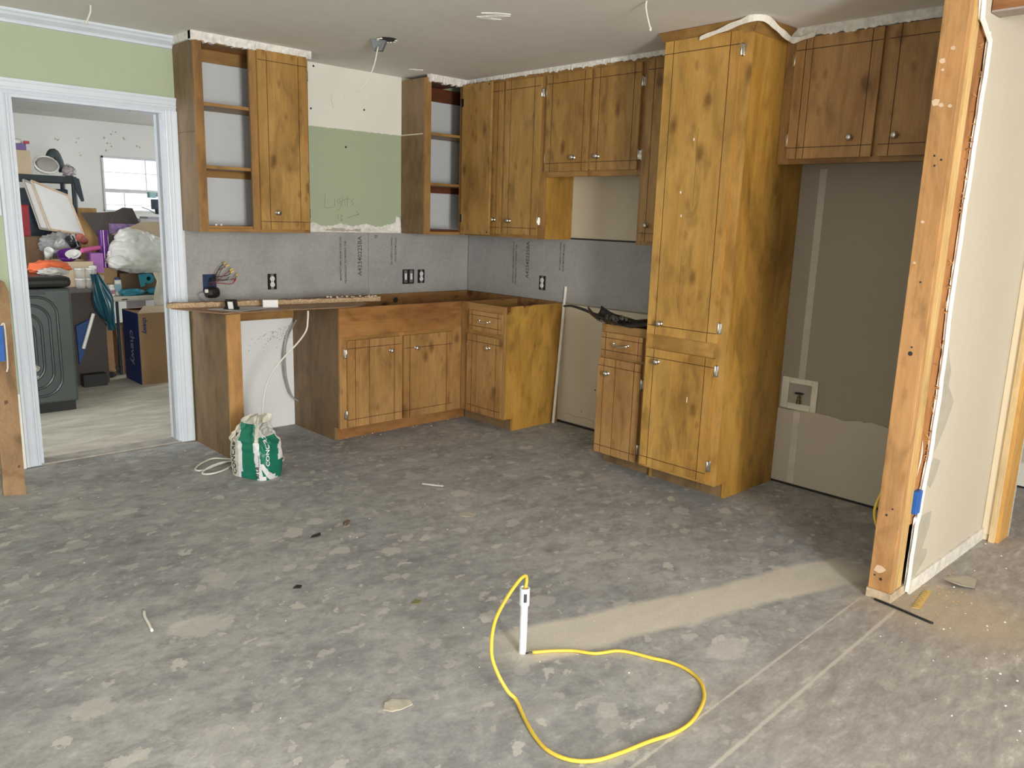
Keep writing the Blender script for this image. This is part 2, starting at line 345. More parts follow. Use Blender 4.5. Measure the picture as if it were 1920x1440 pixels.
class MB:
    def __init__(s): s.v = []; s.f = []; s.mi = []
    def add(s, vs, fs, mi=0):
        o = len(s.v); s.v += [Vector(q) for q in vs]
        s.f += [tuple(i + o for i in f) for f in fs]; s.mi += [mi] * len(fs); return s
    def box(s, x0, x1, y0, y1, z0, z1, mi=0, M=None):
        vs = [Vector((x, y, z)) for z in (z0, z1) for y in (y0, y1) for x in (x0, x1)]
        if M is not None: vs = [M @ q for q in vs]
        return s.add(vs, [(0, 2, 3, 1), (4, 5, 7, 6), (0, 1, 5, 4), (2, 6, 7, 3), (0, 4, 6, 2), (1, 3, 7, 5)], mi)
    def fbox(s, F, u0, u1, n0, n1, z0, z1, mi=0):
        vs = [F(u, n, z) for z in (z0, z1) for n in (n0, n1) for u in (u0, u1)]
        return s.add(vs, [(0, 2, 3, 1), (4, 5, 7, 6), (0, 1, 5, 4), (2, 6, 7, 3), (0, 4, 6, 2), (1, 3, 7, 5)], mi)
    def tube(s, pts, r, seg=8, closed=False, mi=0, flat=1.0, cap=True):
        P = [Vector(p) for p in pts]; N = len(P); rings = []
        prev = None
        for i in range(N):
            a = P[(i - 1) % N] if (closed or i > 0) else P[i]
            b = P[(i + 1) % N] if (closed or i < N - 1) else P[i]
            t = (b - a)
            if t.length < 1e-9: t = Vector((0, 0, 1))
            t.normalize()
            if prev is None:
                h = Vector((0, 0, 1)) if abs(t.z) < .9 else Vector((1, 0, 0))
                nx = t.cross(h).normalized()
            else:
                nx = (prev - t * prev.dot(t))
                nx = nx.normalized() if nx.length > 1e-6 else t.orthogonal().normalized()
            prev = nx; ny = t.cross(nx)
            rr = r(i / (N - 1)) if callable(r) else r
            rings.append([P[i] + nx * math.cos(2 * math.pi * k / seg) * rr + ny * math.sin(2 * math.pi * k / seg) * rr * flat for k in range(seg)])
        vs = [q for ring in rings for q in ring]; fs = []
        for i in range(N if closed else N - 1):
            j = (i + 1) % N
            for k in range(seg):
                fs.append((i * seg + k, i * seg + (k + 1) % seg, j * seg + (k + 1) % seg, j * seg + k))
        if not closed and cap:
            fs.append(tuple(reversed(range(seg)))); fs.append(tuple((N - 1) * seg + k for k in range(seg)))
        return s.add(vs, fs, mi)
    def lathe(s, c, axis, prof, seg=16, mi=0):
        c = Vector(c); a = Vector(axis).normalized(); x = a.orthogonal().normalized(); y = a.cross(x)
        vs = []; fs = []
        for r, h in prof:
            for k in range(seg):
                th = 2 * math.pi * k / seg
                vs.append(c + a * h + (x * math.cos(th) + y * math.sin(th)) * r)
        for i in range(len(prof) - 1):
            for k in range(seg):
                fs.append((i * seg + k, i * seg + (k + 1) % seg, (i + 1) * seg + (k + 1) % seg, (i + 1) * seg + k))
        if prof[0][0] > 1e-6: fs.append(tuple(reversed(range(seg))))
        if prof[-1][0] > 1e-6: fs.append(tuple((len(prof) - 1) * seg + k for k in range(seg)))
        return s.add(vs, fs, mi)
    def prism(s, poly, ext, mi=0):
        P = [Vector(p) for p in poly]; e = Vector(ext); n = len(P)
        fs = [tuple(reversed(range(n))), tuple(range(n, 2 * n))] + [(i, (i + 1) % n, n + (i + 1) % n, n + i) for i in range(n)]
        return s.add(P + [q + e for q in P], fs, mi)
    def grid(s, fn, nu, nv, mi=0, wrap=False):
        vs = [fn(i / nu, j / nv) for j in range(nv + 1) for i in range(nu + (0 if wrap else 1))]
        w = nu if wrap else nu + 1; fs = []
        for j in range(nv):
            for i in range(nu):
                fs.append((j * w + i, j * w + (i + 1) % w, (j + 1) * w + (i + 1) % w, (j + 1) * w + i))
        o = len(s.v); s.v += [Vector(q) for q in vs]; s.f += [tuple(k + o for k in f) for f in fs]
        for j in range(nv):
            for i in range(nu): s.mi.append(mi((i + .5) / nu, (j + .5) / nv) if callable(mi) else mi)
        return s
    def build(s, name, mats, parent=None, bevel=0, smooth=False, kind=None, thick=0, recalc=True, auto=None):
        if not isinstance(mats, (list, tuple)): mats = [mats]
        xs = [q.x for q in s.v]; ys = [q.y for q in s.v]; zs = [q.z for q in s.v]
        o0 = Vector(((min(xs) + max(xs)) / 2, (min(ys) + max(ys)) / 2, min(zs)))
        me = bpy.data.meshes.new(name)
        me.from_pydata([tuple(q - o0) for q in s.v], [], s.f)
        for m in mats: me.materials.append(m)
        me.polygons.foreach_set('material_index', s.mi)
        if recalc:
            b = bmesh.new(); b.from_mesh(me); bmesh.ops.recalc_face_normals(b, faces=b.faces); b.to_mesh(me); b.free()
        if smooth:
            me.polygons.foreach_set('use_smooth', [True] * len(me.polygons))
        me.update()
        o = bpy.data.objects.new(name, me); COL.objects.link(o)
        if parent: o.parent = parent
        o.location = o0 - wloc(parent)
        WLOC[o.name] = o0
        if thick:
            md = o.modifiers.new('solid', 'SOLIDIFY'); md.thickness = thick; md.offset = 0
        if bevel:
            md = o.modifiers.new('bevel', 'BEVEL'); md.width = bevel; md.segments = 2; md.limit_method = 'ANGLE'; md.angle_limit = R_(40)
        if smooth and auto:
            md = o.modifiers.new('split', 'EDGE_SPLIT'); md.split_angle = R_(auto)
        if kind: o['kind'] = kind
        return o

def FB(u, n, z): return Vector((u, -n, z))          # back wall frame: u along +x
def FR(u, n, z): return Vector((-n, -u, z))         # right wall frame: u along -y

def tag(o, label, cat, group=None):
    o['label'] = label; o['category'] = cat
    if group: o['group'] = group
    return o
def thing(name, label, cat, loc, group=None):
    o = bpy.data.objects.new(name, None); COL.objects.link(o)
    o.empty_display_size = .05; o.location = loc; WLOC[o.name] = Vector(loc)
    return tag(o, label, cat, group)
def struct(o): o['kind'] = 'structure'; return o

def text_mb(s, size, M, mi=0, bold=0.0, align='LEFT'):
    """lettering as a flat mesh, local x right / y up, placed by M"""
    c = bpy.data.curves.new('lettering', 'FONT'); c.body = s; c.size = size; c.align_x = align; c.align_y = 'CENTER'
    c.resolution_u = 3; c.offset = bold
    ob = bpy.data.objects.new('lettering', c)
    me = bpy.data.meshes.new_from_object(ob)
    mb = MB(); mb.add([M(v.co) if callable(M) else M @ v.co for v in me.vertices], [tuple(p.vertices) for p in me.polygons], mi)
    bpy.data.objects.remove(ob); bpy.data.curves.remove(c); bpy.data.meshes.remove(me)
    return mb

# ------------------------------------------------------------------ room shell
H = 2.433
floor = struct(MB().box(-7.3, 3.0, -8.4, 6.2, -.12, 0).build('floor', CONCRETE))
# recessed control joint crumbs etc come later
ceil = struct(MB().box(-7.3, 0.12, -8.4, .11, H, H + .12).build('ceiling', P_CEIL))

DX0, DX1, DZ = -3.160, -2.362, 2.021
w = MB()
w.box(-7.3, DX0, 0, .11, 0, H).box(DX1, .12, 0, .11, 0, H).box(DX0, DX1, 0, .11, DZ, H)
wall_back = struct(w.build('wall_back', P_GREEN))
w = MB(); w.box(0, .11, -3.80, 0, 0, H).box(0, .11, -8.4, -4.85, 0, H).box(0, .11, -4.85, -3.985, 2.06, H).box(0, .11, -3.985, -3.80, 0, H)
wall_right = struct(w.build('wall_right', P_TAN))
w = MB()
for x0, x1, z0, z1 in ((-7.3, -6.4, 0, H), (-6.4, -5.4, 0, .75), (-6.4, -5.4, 2.15, H), (-5.4, -4.72, 0, H), (-4.72, -3.78, 2.28, H), (-4.72, -3.78, 0, .2), (-3.78, -.95, 0, H), (-.95, .35, 0, .75), (-.95, .35, 2.15, H)):
    w.box(x0, x1, -8.4, -8.3, z0, z1)
wall_rear = struct(w.build('wall_rear', P_BEIGE))
w = MB().box(-7.4, -7.3, -8.4, -3.6, 0, H).box(-7.4, -7.3, -1.6, .11, 0, H).box(-7.4, -7.3, -3.6, -1.6, 0, .75).box(-7.4, -7.3, -3.6, -1.6, 2.15, H)
wall_left = struct(w.build('wall_left', P_BEIGE))

# back wall finishes
def jag(F, u0, u1, n, z0, z1, amp, edge='b', step=.018, seed=0, th=.003):
    """thin sheet whose chosen horizontal edge is torn"""
    rr = random.Random(seed); top = []; bot = []
    k = max(2, int((u1 - u0) / step))
    for i in range(k + 1):
        u = u0 + (u1 - u0) * i / k
        a = amp * (rr.random() - .5) + amp * .8 * math.sin(i * .37 + seed)
        top.append(F(u, n, z1 + (a if 't' in edge else 0))); bot.append(F(u, n, z0 + (amp * (rr.random() - .5) if 'b' in edge else 0)))
    m = MB(); P = bot + top[::-1]
    d = F(0, th, 0) - F(0, 0, 0)
    vs = bot + top; fs = [(i, i + 1, k + 2 + i, k + 1 + i) for i in range(k)]
    m.add(vs + [q + d for q in vs], fs + [tuple(j + 2 * (k + 1) for j in f) for f in fs])
    N = 2 * (k + 1)
    ring = list(range(k + 1)) + list(range(2 * k + 1, k, -1))
    m.add([], [])
    o = len(m.v) - 2 * N
    for a, b in zip(ring, ring[1:] + ring[:1]): m.f.append((a, b, b + N, a + N)); m.mi.append(0)
    return m
jag(FB, -1.582, -.665, 0, 2.03, H, .006, 'b', seed=1).build('drywall_patch', P_WHITE, wall_back)
jag(FB, -1.582, -.665, .0005, 1.332, 1.382, .012, 't', .012, 2).build('torn_drywall_edge', P_PLASTER, wall_back)
MB().prism([FB(-.80, .004, 1.345), FB(-.68, .004, 1.345), FB(-.672, .004, 1.40), FB(-.685, .004, 1.445), FB(-.71, .004, 1.45), FB(-.72, .004, 1.41), FB(-.76, .004, 1.395)], (0, -.006, 0)).build('torn_drywall_flap', P_GYP, wall_back)
jag(FB, -1.30, -1.02, .004, 1.340, 1.356, .008, 'tb', .012, 5, .002).build('torn_paper', P_TORN, wall_back)
MB().fbox(FR, 1.125, 1.93, 0, .0125, 1.3345, 1.3435).build('gap_line', BLACKM, wall_right)
# cement boards
def board(F, u0, u1, z0, z1, parent):
    return MB().fbox(F, u0, u1, 0, .012, z0, z1).build('cement_board', CEMENT, parent, bevel=.0015)
cbB = [board(FB, -2.283, -.960, .885, 1.332, wall_back), board(FB, -.957, -.013, .885, 1.332, wall_back)]
cbR = [board(FR, .013, .868, .885, 1.334, wall_right), board(FR, .870, 1.95, .885, 1.334, wall_right)]
def ink(F, s, u, zc, size, parent, spin=1, bold=.0006, n=.0127):
    # spin=1: reads upward
    def M(c): return F(u - c.y * spin, n, zc + c.x * spin)
    text_mb(s, size, M, 0, bold).build('printed_text', INK, parent, recalc=False)
ink(FB, 'A42340225BA', -1.032, 1.025, .048, cbB[0])
ink(FB, 'TECHNOLOGY TO PREVENT THE', -1.152, .972, .020, cbB[0])
ink(FB, 'MANUFACTURED UNDER CODE CNO', -1.192, .995, .018, cbB[0])
ink(FB, 'WITH MOLDBLOCK', -.722, 1.300, .020, cbB[1], -1)
ink(FB, 'FOUND TO COMPLY OR', -.758, 1.300, .018, cbB[1], -1)
ink(FB, 'G', -.894, 1.318, .035, cbB[1], -1)
ink(FR, 'A42340225BA', .700, 1.030, .046, cbR[0])
ink(FR, 'TECHNOLOGY TO PREVENT THE', .575, .972, .020, cbR[0])
ink(FR, 'MANUFACTURED UNDER CODE CNO', .545, .985, .018, cbR[0])
ink(FR, 'WITH MOLDBLOCK', 1.062, 1.300, .022, cbR[1], -1)
ink(FR, 'FOUND TO COMPLY OR', 1.030, 1.310, .018, cbR[1], -1)
# pencil scribble on the green paint
PEN = plain('pencil', (.17, .20, .12), .8)
def strokes(F, polys, n, r, name, parent, mat):
    m = MB()
    for pl in polys:
        q = spline([F(u, n, z) for u, z in pl], 4); m.tube(q, r, 4)
    m.build(name, mat, parent)
strokes(FB, [[(-1.30, 1.60), (-1.302, 1.55), (-1.306, 1.50)], [(-1.306, 1.50), (-1.27, 1.498), (-1.235, 1.505)],
             [(-1.225, 1.56), (-1.228, 1.51)], [(-1.18, 1.565), (-1.205, 1.55), (-1.195, 1.53), (-1.18, 1.55), (-1.182, 1.50), (-1.205, 1.48)],
             [(-1.165, 1.585), (-1.167, 1.51)], [(-1.165, 1.545), (-1.15, 1.555), (-1.142, 1.51)], [(-1.125, 1.59), (-1.125, 1.51)], [(-1.145, 1.56), (-1.10, 1.565)],
             [(-1.075, 1.565), (-1.095, 1.55), (-1.075, 1.535), (-1.095, 1.515)],
             [(-1.20, 1.455), (-1.205, 1.42)], [(-1.185, 1.45), (-1.165, 1.445), (-1.18, 1.43), (-1.165, 1.415), (-1.188, 1.41)],
             [(-1.13, 1.43), (-1.03, 1.462)], [(-1.055, 1.478), (-1.03, 1.462), (-1.05, 1.45)]], .0006, .0011, 'pencil_note', wall_back, PEN)
SMUDGE = plain('wall_smudge', (.42, .41, .37), .9)
SMUDGE2 = plain('faint_smudge', (.66, .655, .60), .9)
strokes(FB, [[(-1.245, 2.255), (-1.24, 2.20), (-1.225, 2.16)], [(-1.15, 2.27), (-1.135, 2.215)]], -.003, .009, 'smudge', wall_back, SMUDGE2)
SPK = MB()
for u, z in ((-.984, 2.176), (-1.134, 1.913), (-1.375, 2.41), (-1.40, 2.14)): SPK.lathe(FB(u, .002, z), (0, -1, 0), [(.007, 0), (.007, .003)], 8)
SPK.build('nail_hole', BLACKM, wall_back)

# right wall finishes
MB().fbox(FR, 1.10, 1.95, 0, .004, 1.345, 1.80).build('range_drywall', P_RANGE, wall_right)
MB().fbox(FR, .9, 1.96, 0, .010, .02, .876).build('drywall_panel', P_RANGE, wall_right)
MB().fbox(FR, 2.8, 3.8, 0, .004, .455, 2.40).build('painted_drywall', P_TAN, wall_right)
jag(FR, 2.8, 3.8, .002, .014, .452, .010, 't', .02, 4, .004).build('bare_drywall', P_TANLOW, wall_right)
TAPE = plain('joint_compound', (.50, .465, .40), .85, 0, .06)
MB().fbox(FR, 2.905, 2.945, .004, .0065, .62, 1.775).build('joint_stripe', TAPE, wall_right)
MB().fbox(FR, 2.90, 2.94, .0065, .0085, .02, .44).build('joint_stripe', plain('joint_compound_low', (.62, .58, .50), .85), wall_right)
MB().fbox(FR, 2.8, 3.8, 0, .006, 0, .013).build('floor_gap', BLACKM, wall_right)
MB().fbox(FR, 1.065, 1.92, 0, .0115, 0, .012).build('floor_gap', BLACKM, wall_right)
m = MB()
for u, z, a in ((1.42, .30, .006), (1.62, .06, .012), (1.63, .052, .006), (1.30, .12, .004)):
    m.lathe(FR(u, .010, z), (-1, 0, 0), [(a, 0), (a, .0012)], 8)
m.build('drywall_hole', BLACKM, wall_right)
m = MB()
for i in range(22): 
    u = 1.12 + i * .035; m.fbox(FR, u, u + .03, .010, .013, .075 + .004 * math.sin(i * 1.3), .079 + .004 * math.sin(i * 1.3 + .5))
m.build('torn_line', P_TORN, wall_right)

# ------------------------------------------------------------------ door casing, crown
def profile_strip(mb, path_a, path_b, prof, across, out):
    """sweep profile [(across, out)] from point a to b"""
    a, b, ac, ou = Vector(path_a), Vector(path_b), Vector(across), Vector(out)
    n = len(prof)
    vs = [a + ac * p + ou * q for p, q in prof] + [b + ac * p + ou * q for p, q in prof]
    fs = [(i, (i + 1) % n, n + (i + 1) % n, n + i) for i in range(n)] + [tuple(reversed(range(n))), tuple(range(n, 2 * n))]
    mb.add(vs, fs)
CAS = [(0, 0), (0, .010), (.008, .013), (.012, .010), (.020, .016), (.030, .018), (.034, .014), (.055, .018), (.062, .022), (.075, .022), (.075, 0)]
door1 = thing('door_1', None or 'white door frame', None or 'door', ((DX0 + DX1) / 2, 0, 0)); door1['kind'] = 'structure'
del door1['label']; del door1['category']
m = MB(); profile_strip(m, (DX0, 0, .006), (DX0, 0, DZ - .0005), CAS, (-1, 0, 0), (0, -1, 0)); m.build('casing', P_TRIM, door1)
m = MB(); profile_strip(m, (DX1, 0, .006), (DX1, 0, DZ - .0005), CAS, (1, 0, 0), (0, -1, 0)); m.build('casing', P_TRIM, door1)
m = MB(); profile_strip(m, (DX0 - .075, 0, DZ), (DX1 + .075, 0, DZ), CAS, (0, 0, 1), (0, -1.02, 0)); m.build('head_casing', P_TRIM, door1)
MB().box(DX0, DX0 + .016, 0, .13, .0, DZ).build('jamb', P_TRIM, door1)
MB().box(DX1 - .016, DX1, 0, .13, .0, DZ).build('jamb', P_TRIM, door1)
MB().box(DX0 + .016, DX1 - .016, 0, .13, DZ - .016, DZ).build('head_jamb', P_TRIM, door1)
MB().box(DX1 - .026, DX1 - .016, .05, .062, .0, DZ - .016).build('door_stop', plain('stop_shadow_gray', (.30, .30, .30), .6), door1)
MB().box(DX1 - .19, DX1 - .14, .01, .03, DZ - .022, DZ - .016).build('latch_plate', NICKEL, door1)
MB().box(DX0 + .002, DX1 - .002, -.005, .12, 0, .012).build('threshold', plain('worn_threshold', (.36, .34, .31), .7, 0, .25, 12), door1, bevel=.004)
MB().lathe((DX0 + .016, .06, .50), (1, 0, 0), [(.018, 0), (.018, .008), (.010, .012), (.010, .02), (.006, .024)], 12).build('strike', NICKEL, door1)
struct(MB().box(-3.36, -3.236, -.012, 0, 0, .43).build('baseboard_left', P_WHITE))
m = MB()
CR = [(0, 0), (0, .060), (-.012, .060), (-.020, .050), (-.030, .044), (-.048, .018), (-.056, .014), (-.062, .014), (-.066, 0)]
profile_strip(m, (-7.3, 0, H), (-2.30, 0, H), [(a, b) for a, b in CR], (0, 0, 1), (0, -1, 0))
struct(m.build('trim_1', P_TRIM))

# ------------------------------------------------------------------ hardware
def knob(F, u, n, z, parent, mat=None):
    c = F(u, n, z); ax = F(0, 1, 0) - F(0, 0, 0)
    MB().lathe(c, ax, [(.015, 0), (.015, .002), (.007, .004), (.006, .012), (.012, .016), (.0165, .022), (.0155, .028), (.009, .032), (0, .033)], 18).build('knob', mat or NICKEL, parent, smooth=True)
def pull(F, u, n, z, w, parent):
    m = MB()
    pts = [F(u - w / 2, n, z + .004), F(u - w / 2, n + .018, z + .002), F(u - w / 3, n + .024, z - .004), F(u - w / 8, n + .026, z - .008), F(u + w / 8, n + .026, z - .008), F(u + w / 3, n + .024, z - .004), F(u + w / 2, n + .018, z + .002), F(u + w / 2, n, z + .004)]
    m.tube(spline(pts, 4), .0042, 8)
    ax = F(0, 1, 0) - F(0, 0, 0)
    for e in (-1, 1): m.lathe(F(u + e * w / 2, n, z + .004), ax, [(.010, 0), (.009, .003), (.006, .006)], 12)
    m.build('pull_handle', CHROME, parent, smooth=True, auto=40)
def hinge(F, u, n, z, parent, side=1):
    m = MB(); ax = Vector((0, 0, 1))
    m.fbox(F, u - .002 if side > 0 else u - .016, u + .016 if side > 0 else u + .002, n - .0195, n - .0165, z - .030, z + .030)
    m.lathe(F(u, n - .006, z - .026), ax, [(.003, -.004), (.0055, 0), (.0055, .052), (.003, .056)], 10)
    m.fbox(F, u - .004, u + .004, n - .018, n - .005, z - .025, z + .025)
    m.build('hinge', NICKEL, parent, smooth=True, auto=35)

def door_panel(name, F, u0, u1, n0, n1, z0, z1, parent, mat, a=.055, b=.05, gw=.0035, dep=.003, extra=(), plain_=False, bt=None):
    bt = b if bt is None else bt
    us = [u0, u1]; zs = [z0, z1]; gu = []; gz = []
    if not plain_:
        gu = [(u0 + a, u0 + a + gw), (u1 - a - gw, u1 - a)] + [(e, e + gw * .8) for e in extra]
        gz = [(z0 + b, z0 + b + gw), (z1 - bt - gw, z1 - bt)]
    for g in gu: us += g
    for g in gz: zs += g
    us = sorted(set(us)); zs = sorted(set(zs))
    ing = lambda lo, hi, G: any(g[0] - 1e-6 <= lo and hi <= g[1] + 1e-6 for g in G)
    D = [[dep if (ing(us[i], us[i + 1], gu) or ing(zs[j], zs[j + 1], gz)) else 0 for j in range(len(zs) - 1)] for i in range(len(us) - 1)]
    m = MB()
    for i in range(len(us) - 1):
        for j in range(len(zs) - 1):
            n = n1 - D[i][j]
            m.add([F(us[i], n, zs[j]), F(us[i + 1], n, zs[j]), F(us[i + 1], n, zs[j + 1]), F(us[i], n, zs[j + 1])], [(0, 1, 2, 3)], 1 if D[i][j] else 0)
            if i + 1 < len(us) - 1 and D[i][j] != D[i + 1][j]:
                m.add([F(us[i + 1], n1 - dep, zs[j]), F(us[i + 1], n1, zs[j]), F(us[i + 1], n1, zs[j + 1]), F(us[i + 1], n1 - dep, zs[j + 1])], [(0, 1, 2, 3)], 1)
            if j + 1 < len(zs) - 1 and D[i][j] != D[i][j + 1]:
                m.add([F(us[i], n1 - dep, zs[j + 1]), F(us[i], n1, zs[j + 1]), F(us[i + 1], n1, zs[j + 1]), F(us[i + 1], n1 - dep, zs[j + 1])], [(0, 1, 2, 3)], 1)
    k = dep + .0005 if not plain_ else 0
    m.fbox(F, u0, u1, n0, n1 - k, z0, z1)
    if k:  # close the rim between the slab and the face
        for p, q in (((u0, z0), (u1, z0)), ((u1, z0), (u1, z1)), ((u1, z1), (u0, z1)), ((u0, z1), (u0, z0))):
            m.add([F(p[0], n1 - k, p[1]), F(q[0], n1 - k, q[1]), F(q[0], n1, q[1]), F(p[0], n1, p[1])], [(0, 1, 2, 3)], 0)
    o = m.build(name, [mat, GROOVE], parent, recalc=False)
    b_ = bmesh.new(); b_.from_mesh(o.data); bmesh.ops.remove_doubles(b_, verts=b_.verts, dist=1e-5); bmesh.ops.recalc_face_normals(b_, faces=b_.faces); b_.to_mesh(o.data); b_.free()
    return o

T_ = .019
def carcass(F, t, u0, u1, n, z0, z1, side, inner, back=True, top=True, sides=(1, 1), bottom_in=.02, backmat=None):
    if sides[0]: MB().fbox(F, u0, u0 + T_, .001, n - T_, z0, z1).build('side_panel', side, t)
    if sides[1]: MB().fbox(F, u1 - T_, u1, .001, n - T_, z0, z1).build('side_panel', side, t)
    MB().fbox(F, u0 + T_, u1 - T_, .001, n - T_, z0 + bottom_in, z0 + bottom_in + .015).build('bottom_panel', inner, t)
    if top: MB().fbox(F, u0 + T_, u1 - T_, .001, n - T_, z1 - .015, z1).build('top_panel', inner, t)
    if back: MB().fbox(F, u0 + T_, u1 - T_, .0015, .006, z0 + bottom_in, z1 - .015).build('back_panel', backmat or inner, t)
def frame(F, t, n, stiles, rails, z0, z1, mv, mh):
    m = MB()
    for a, b in stiles: m.fbox(F, a, b, n - T_, n, z0, z1, 0)
    for (a, b, c, d) in rails: m.fbox(F, a, b, n - T_, n - .0004, c, d, 1)
    m.build('face_frame', [mv, mh], t, bevel=.001)

NU = .29           # depth of the wall cabinets
# ---- wall cabinet left of the bare wall (open left half, closed right door)
t = thing('wall_cabinet', 'wall cabinet beside the doorway, left half open with bare shelves, one closed door', 'cabinet', FB(-1.94, .15, 1.332))
u0, u1, z0, z1 = -2.297, -1.582, 1.332, 2.41
carcass(FB, t, u0, u1, NU, z0, z1, W_BROWN, W_BROWNX, backmat=P_CABBACK)
frame(FB, t, NU, [(u0, -2.246), (-1.966, -1.920), (-1.622, u1)], [(-2.246, -1.622, 1.332, 1.352), (-2.246, -1.622, 2.385, 2.41)], z0, z1, W_FRAME, W_HONEYX)
for zz in (2.045, 1.695): MB().fbox(FB, u0 + T_, u1 - T_, .006, NU - T_ - .002, zz, zz + .019).build('shelf', W_HONEYX, t, bevel=.001)
for za, zb in ((2.325, 2.395), (1.655, 1.695)): MB().fbox(FB, u0 + T_, u1 - T_, .006, .024, za, zb).build('cleat', W_HONEYX, t)
d = door_panel('door', FB, -1.924, -1.598, NU + .001, NU + .019, 1.352, 2.395, t, W_HONEY, .058, .046, bt=.055)
knob(FB, -1.819, NU + .019, 1.454, d)
hinge(FB, -1.596, NU + .019, 2.29, d); hinge(FB, -1.596, NU + .019, 1.455, d)
MB().box(u0 - .0012, u0 + .001, -.275, -.01, 1.898, 1.9005).build('panel_crack', GROOVE, t)
for k, (du, zz) in enumerate(((-2.182, 1.368), (-2.150, 1.368))):
    tag(MB().lathe(FB(du, .24, 1.3675), (0, 0, 1), [(.006, 0), (.008, .004), (.006, .010), (0, .011)], 10).build('screw_cap', WHITEP), ('left' if k == 0 else 'right') + ' of two tiny white caps inside the open cabinet by the doorway', 'cap', 'white caps in the open cabinet')

# ---- corner wall cabinet, open, its door swung out
t = thing('wall_cabinet', 'narrow open corner wall cabinet with its plain-backed door swung out to the right', 'cabinet', FB(-.48, .15, 1.332))
u0, u1 = -.665, -.293
carcass(FB, t, u0, u1, NU, z0, z1, W_BROWN, W_DARK, sides=(1, 0), back=False)
MB().fbox(FB, u0 + T_, -.013, .0015, .006, 1.352, 2.395).build('back_panel', P_CABBACK, t)
frame(FB, t, NU, [(u0, -.614), (-.335, -.293)], [(-.614, -.335, 1.332, 1.352), (-.614, -.335, 2.385, 2.41)], z0, z1, W_FRAME, W_HONEYX)
for zz in (2.030, 1.680): MB().fbox(FB, u0 + T_, -.012, .006, NU - T_ - .002, zz, zz + .019).build('shelf', W_HONEYX, t, bevel=.001)
for za, zb in ((2.300, 2.395), (1.635, 1.680)): MB().fbox(FB, u0 + T_, -.012, .006, .024, za, zb).build('cleat', W_DARK, t)
d = MB().box(-.352, -.333, -.628, -.315, 1.343, 2.392).build('door', W_HONEY, t, bevel=.0015)
for zz in (2.27, 1.455):
    MB().box(-.356, -.3515, -.335, -.308, zz - .028, zz + .028).tube([(-.350, -.306, zz - .028), (-.350, -.306, zz + .028)], .005, 8).build('hinge', NICKEL, d)
MB().box(-.6665, -.6645, -.262, -.004, 2.028, 2.037).build('paint_line', P_TORN2, t)
for yy, zz in ((-.605, 2.375), (-.612, 1.362)):
    MB().lathe((-.352, yy, zz), (-1, 0, 0), [(.006, 0), (.006, .002)], 8).build('bumper', BLACKM, d)

# ---- right wall: tall pair
t = thing('wall_cabinet', 'tall two-door wall cabinet right of the corner, half hidden by the swung door', 'cabinet', FR(.72, .15, 1.332))
u0, u1 = .293, 1.118
carcass(FR, t, u0, u1, NU, z0, z1, W_PSIDE, W_HONEYY, sides=(0, 1))
frame(FR, t, NU, [(u0, .375), (.700, .735), (1.062, u1)], [(.375, 1.062, 1.332, 1.356), (.375, 1.062, 2.375, 2.41)], z0, z1, W_FRAME, W_HONEYY)
d = door_panel('door', FR, .385, .703, NU + .001, NU + .019, 1.352, 2.385, t, W_HONEY, .045, .045, bt=.055); knob(FR, .640, NU + .019, 1.452, d)
d = door_panel('door', FR, .728, 1.070, NU + .001, NU + .019, 1.355, 2.385, t, W_HONEY, .055, .045, bt=.055); knob(FR, .800, NU + .019, 1.448, d)
hinge(FR, 1.074, NU + .019, 2.285, d); hinge(FR, 1.074, NU + .019, 1.452, d)
MB().fbox(FR, .703, .728, NU + .0005, NU + .012, 1.356, 2.375).build('center_strip', W_FRAME, t)
# ---- over the range
t = thing('wall_cabinet', 'short two-door wall cabinet above the bare range space', 'cabinet', FR(1.52, .15, 1.74))
u0, u1 = 1.119, 1.915
carcass(FR, t, u0, u1, NU, 1.742, z1, W_PSIDE, W_HONEYY, sides=(0, 0))
frame(FR, t, NU, [(u0, 1.135), (1.495, 1.535), (1.890, u1)], [(1.135, 1.890, 1.742, 1.785), (1.135, 1.890, 2.375, 2.41)], 1.742, z1, W_FRAME, W_HONEYY)
d = door_panel('door', FR, 1.126, 1.508, NU + .001, NU + .019, 1.777, 2.386, t, W_HONEY, .05, .05, bt=.055); knob(FR, 1.387, NU + .019, 1.861, d)
hinge(FR, 1.121, NU + .019, 2.286, d, -1); hinge(FR, 1.121, NU + .019, 1.863, d, -1)
d = door_panel('door', FR, 1.530, 1.900, NU + .001, NU + .019, 1.777, 2.386, t, W_HONEY, .05, .05, bt=.055); knob(FR, 1.589, NU + .019, 1.862, d)
hinge(FR, 1.905, NU + .019, 2.279, d); hinge(FR, 1.905, NU + .019, 1.861, d)
MB().fbox(FR, 1.512, 1.526, NU + .0005, NU + .014, 1.785, 2.386).build('center_strip', W_FRAME, t)
# ---- narrow
t = thing('wall_cabinet', 'narrow one-door wall cabinet squeezed against the tall pantry', 'cabinet', FR(2.1, .15, 1.332))
u0, u1 = 1.916, 2.288
carcass(FR, t, u0, u1, NU, z0, z1, W_PSIDE, W_HONEYY)
frame(FR, t, NU, [(u0, 1.955), (2.24, u1)], [(1.955, 2.24, 1.332, 1.36), (1.955, 2.24, 2.375, 2.41)], z0, z1, W_FRAME, W_HONEYY)
d = door_panel('door', FR, 1.948, 2.270, NU + .001, NU + .019, 1.355, 2.392, t, W_HONEY, .045, .045, bt=.055); knob(FR, 2.006, NU + .019, 1.448, d)
hinge(FR, 2.274, NU + .019, 2.28, d); hinge(FR, 2.274, NU + .019, 1.45, d)
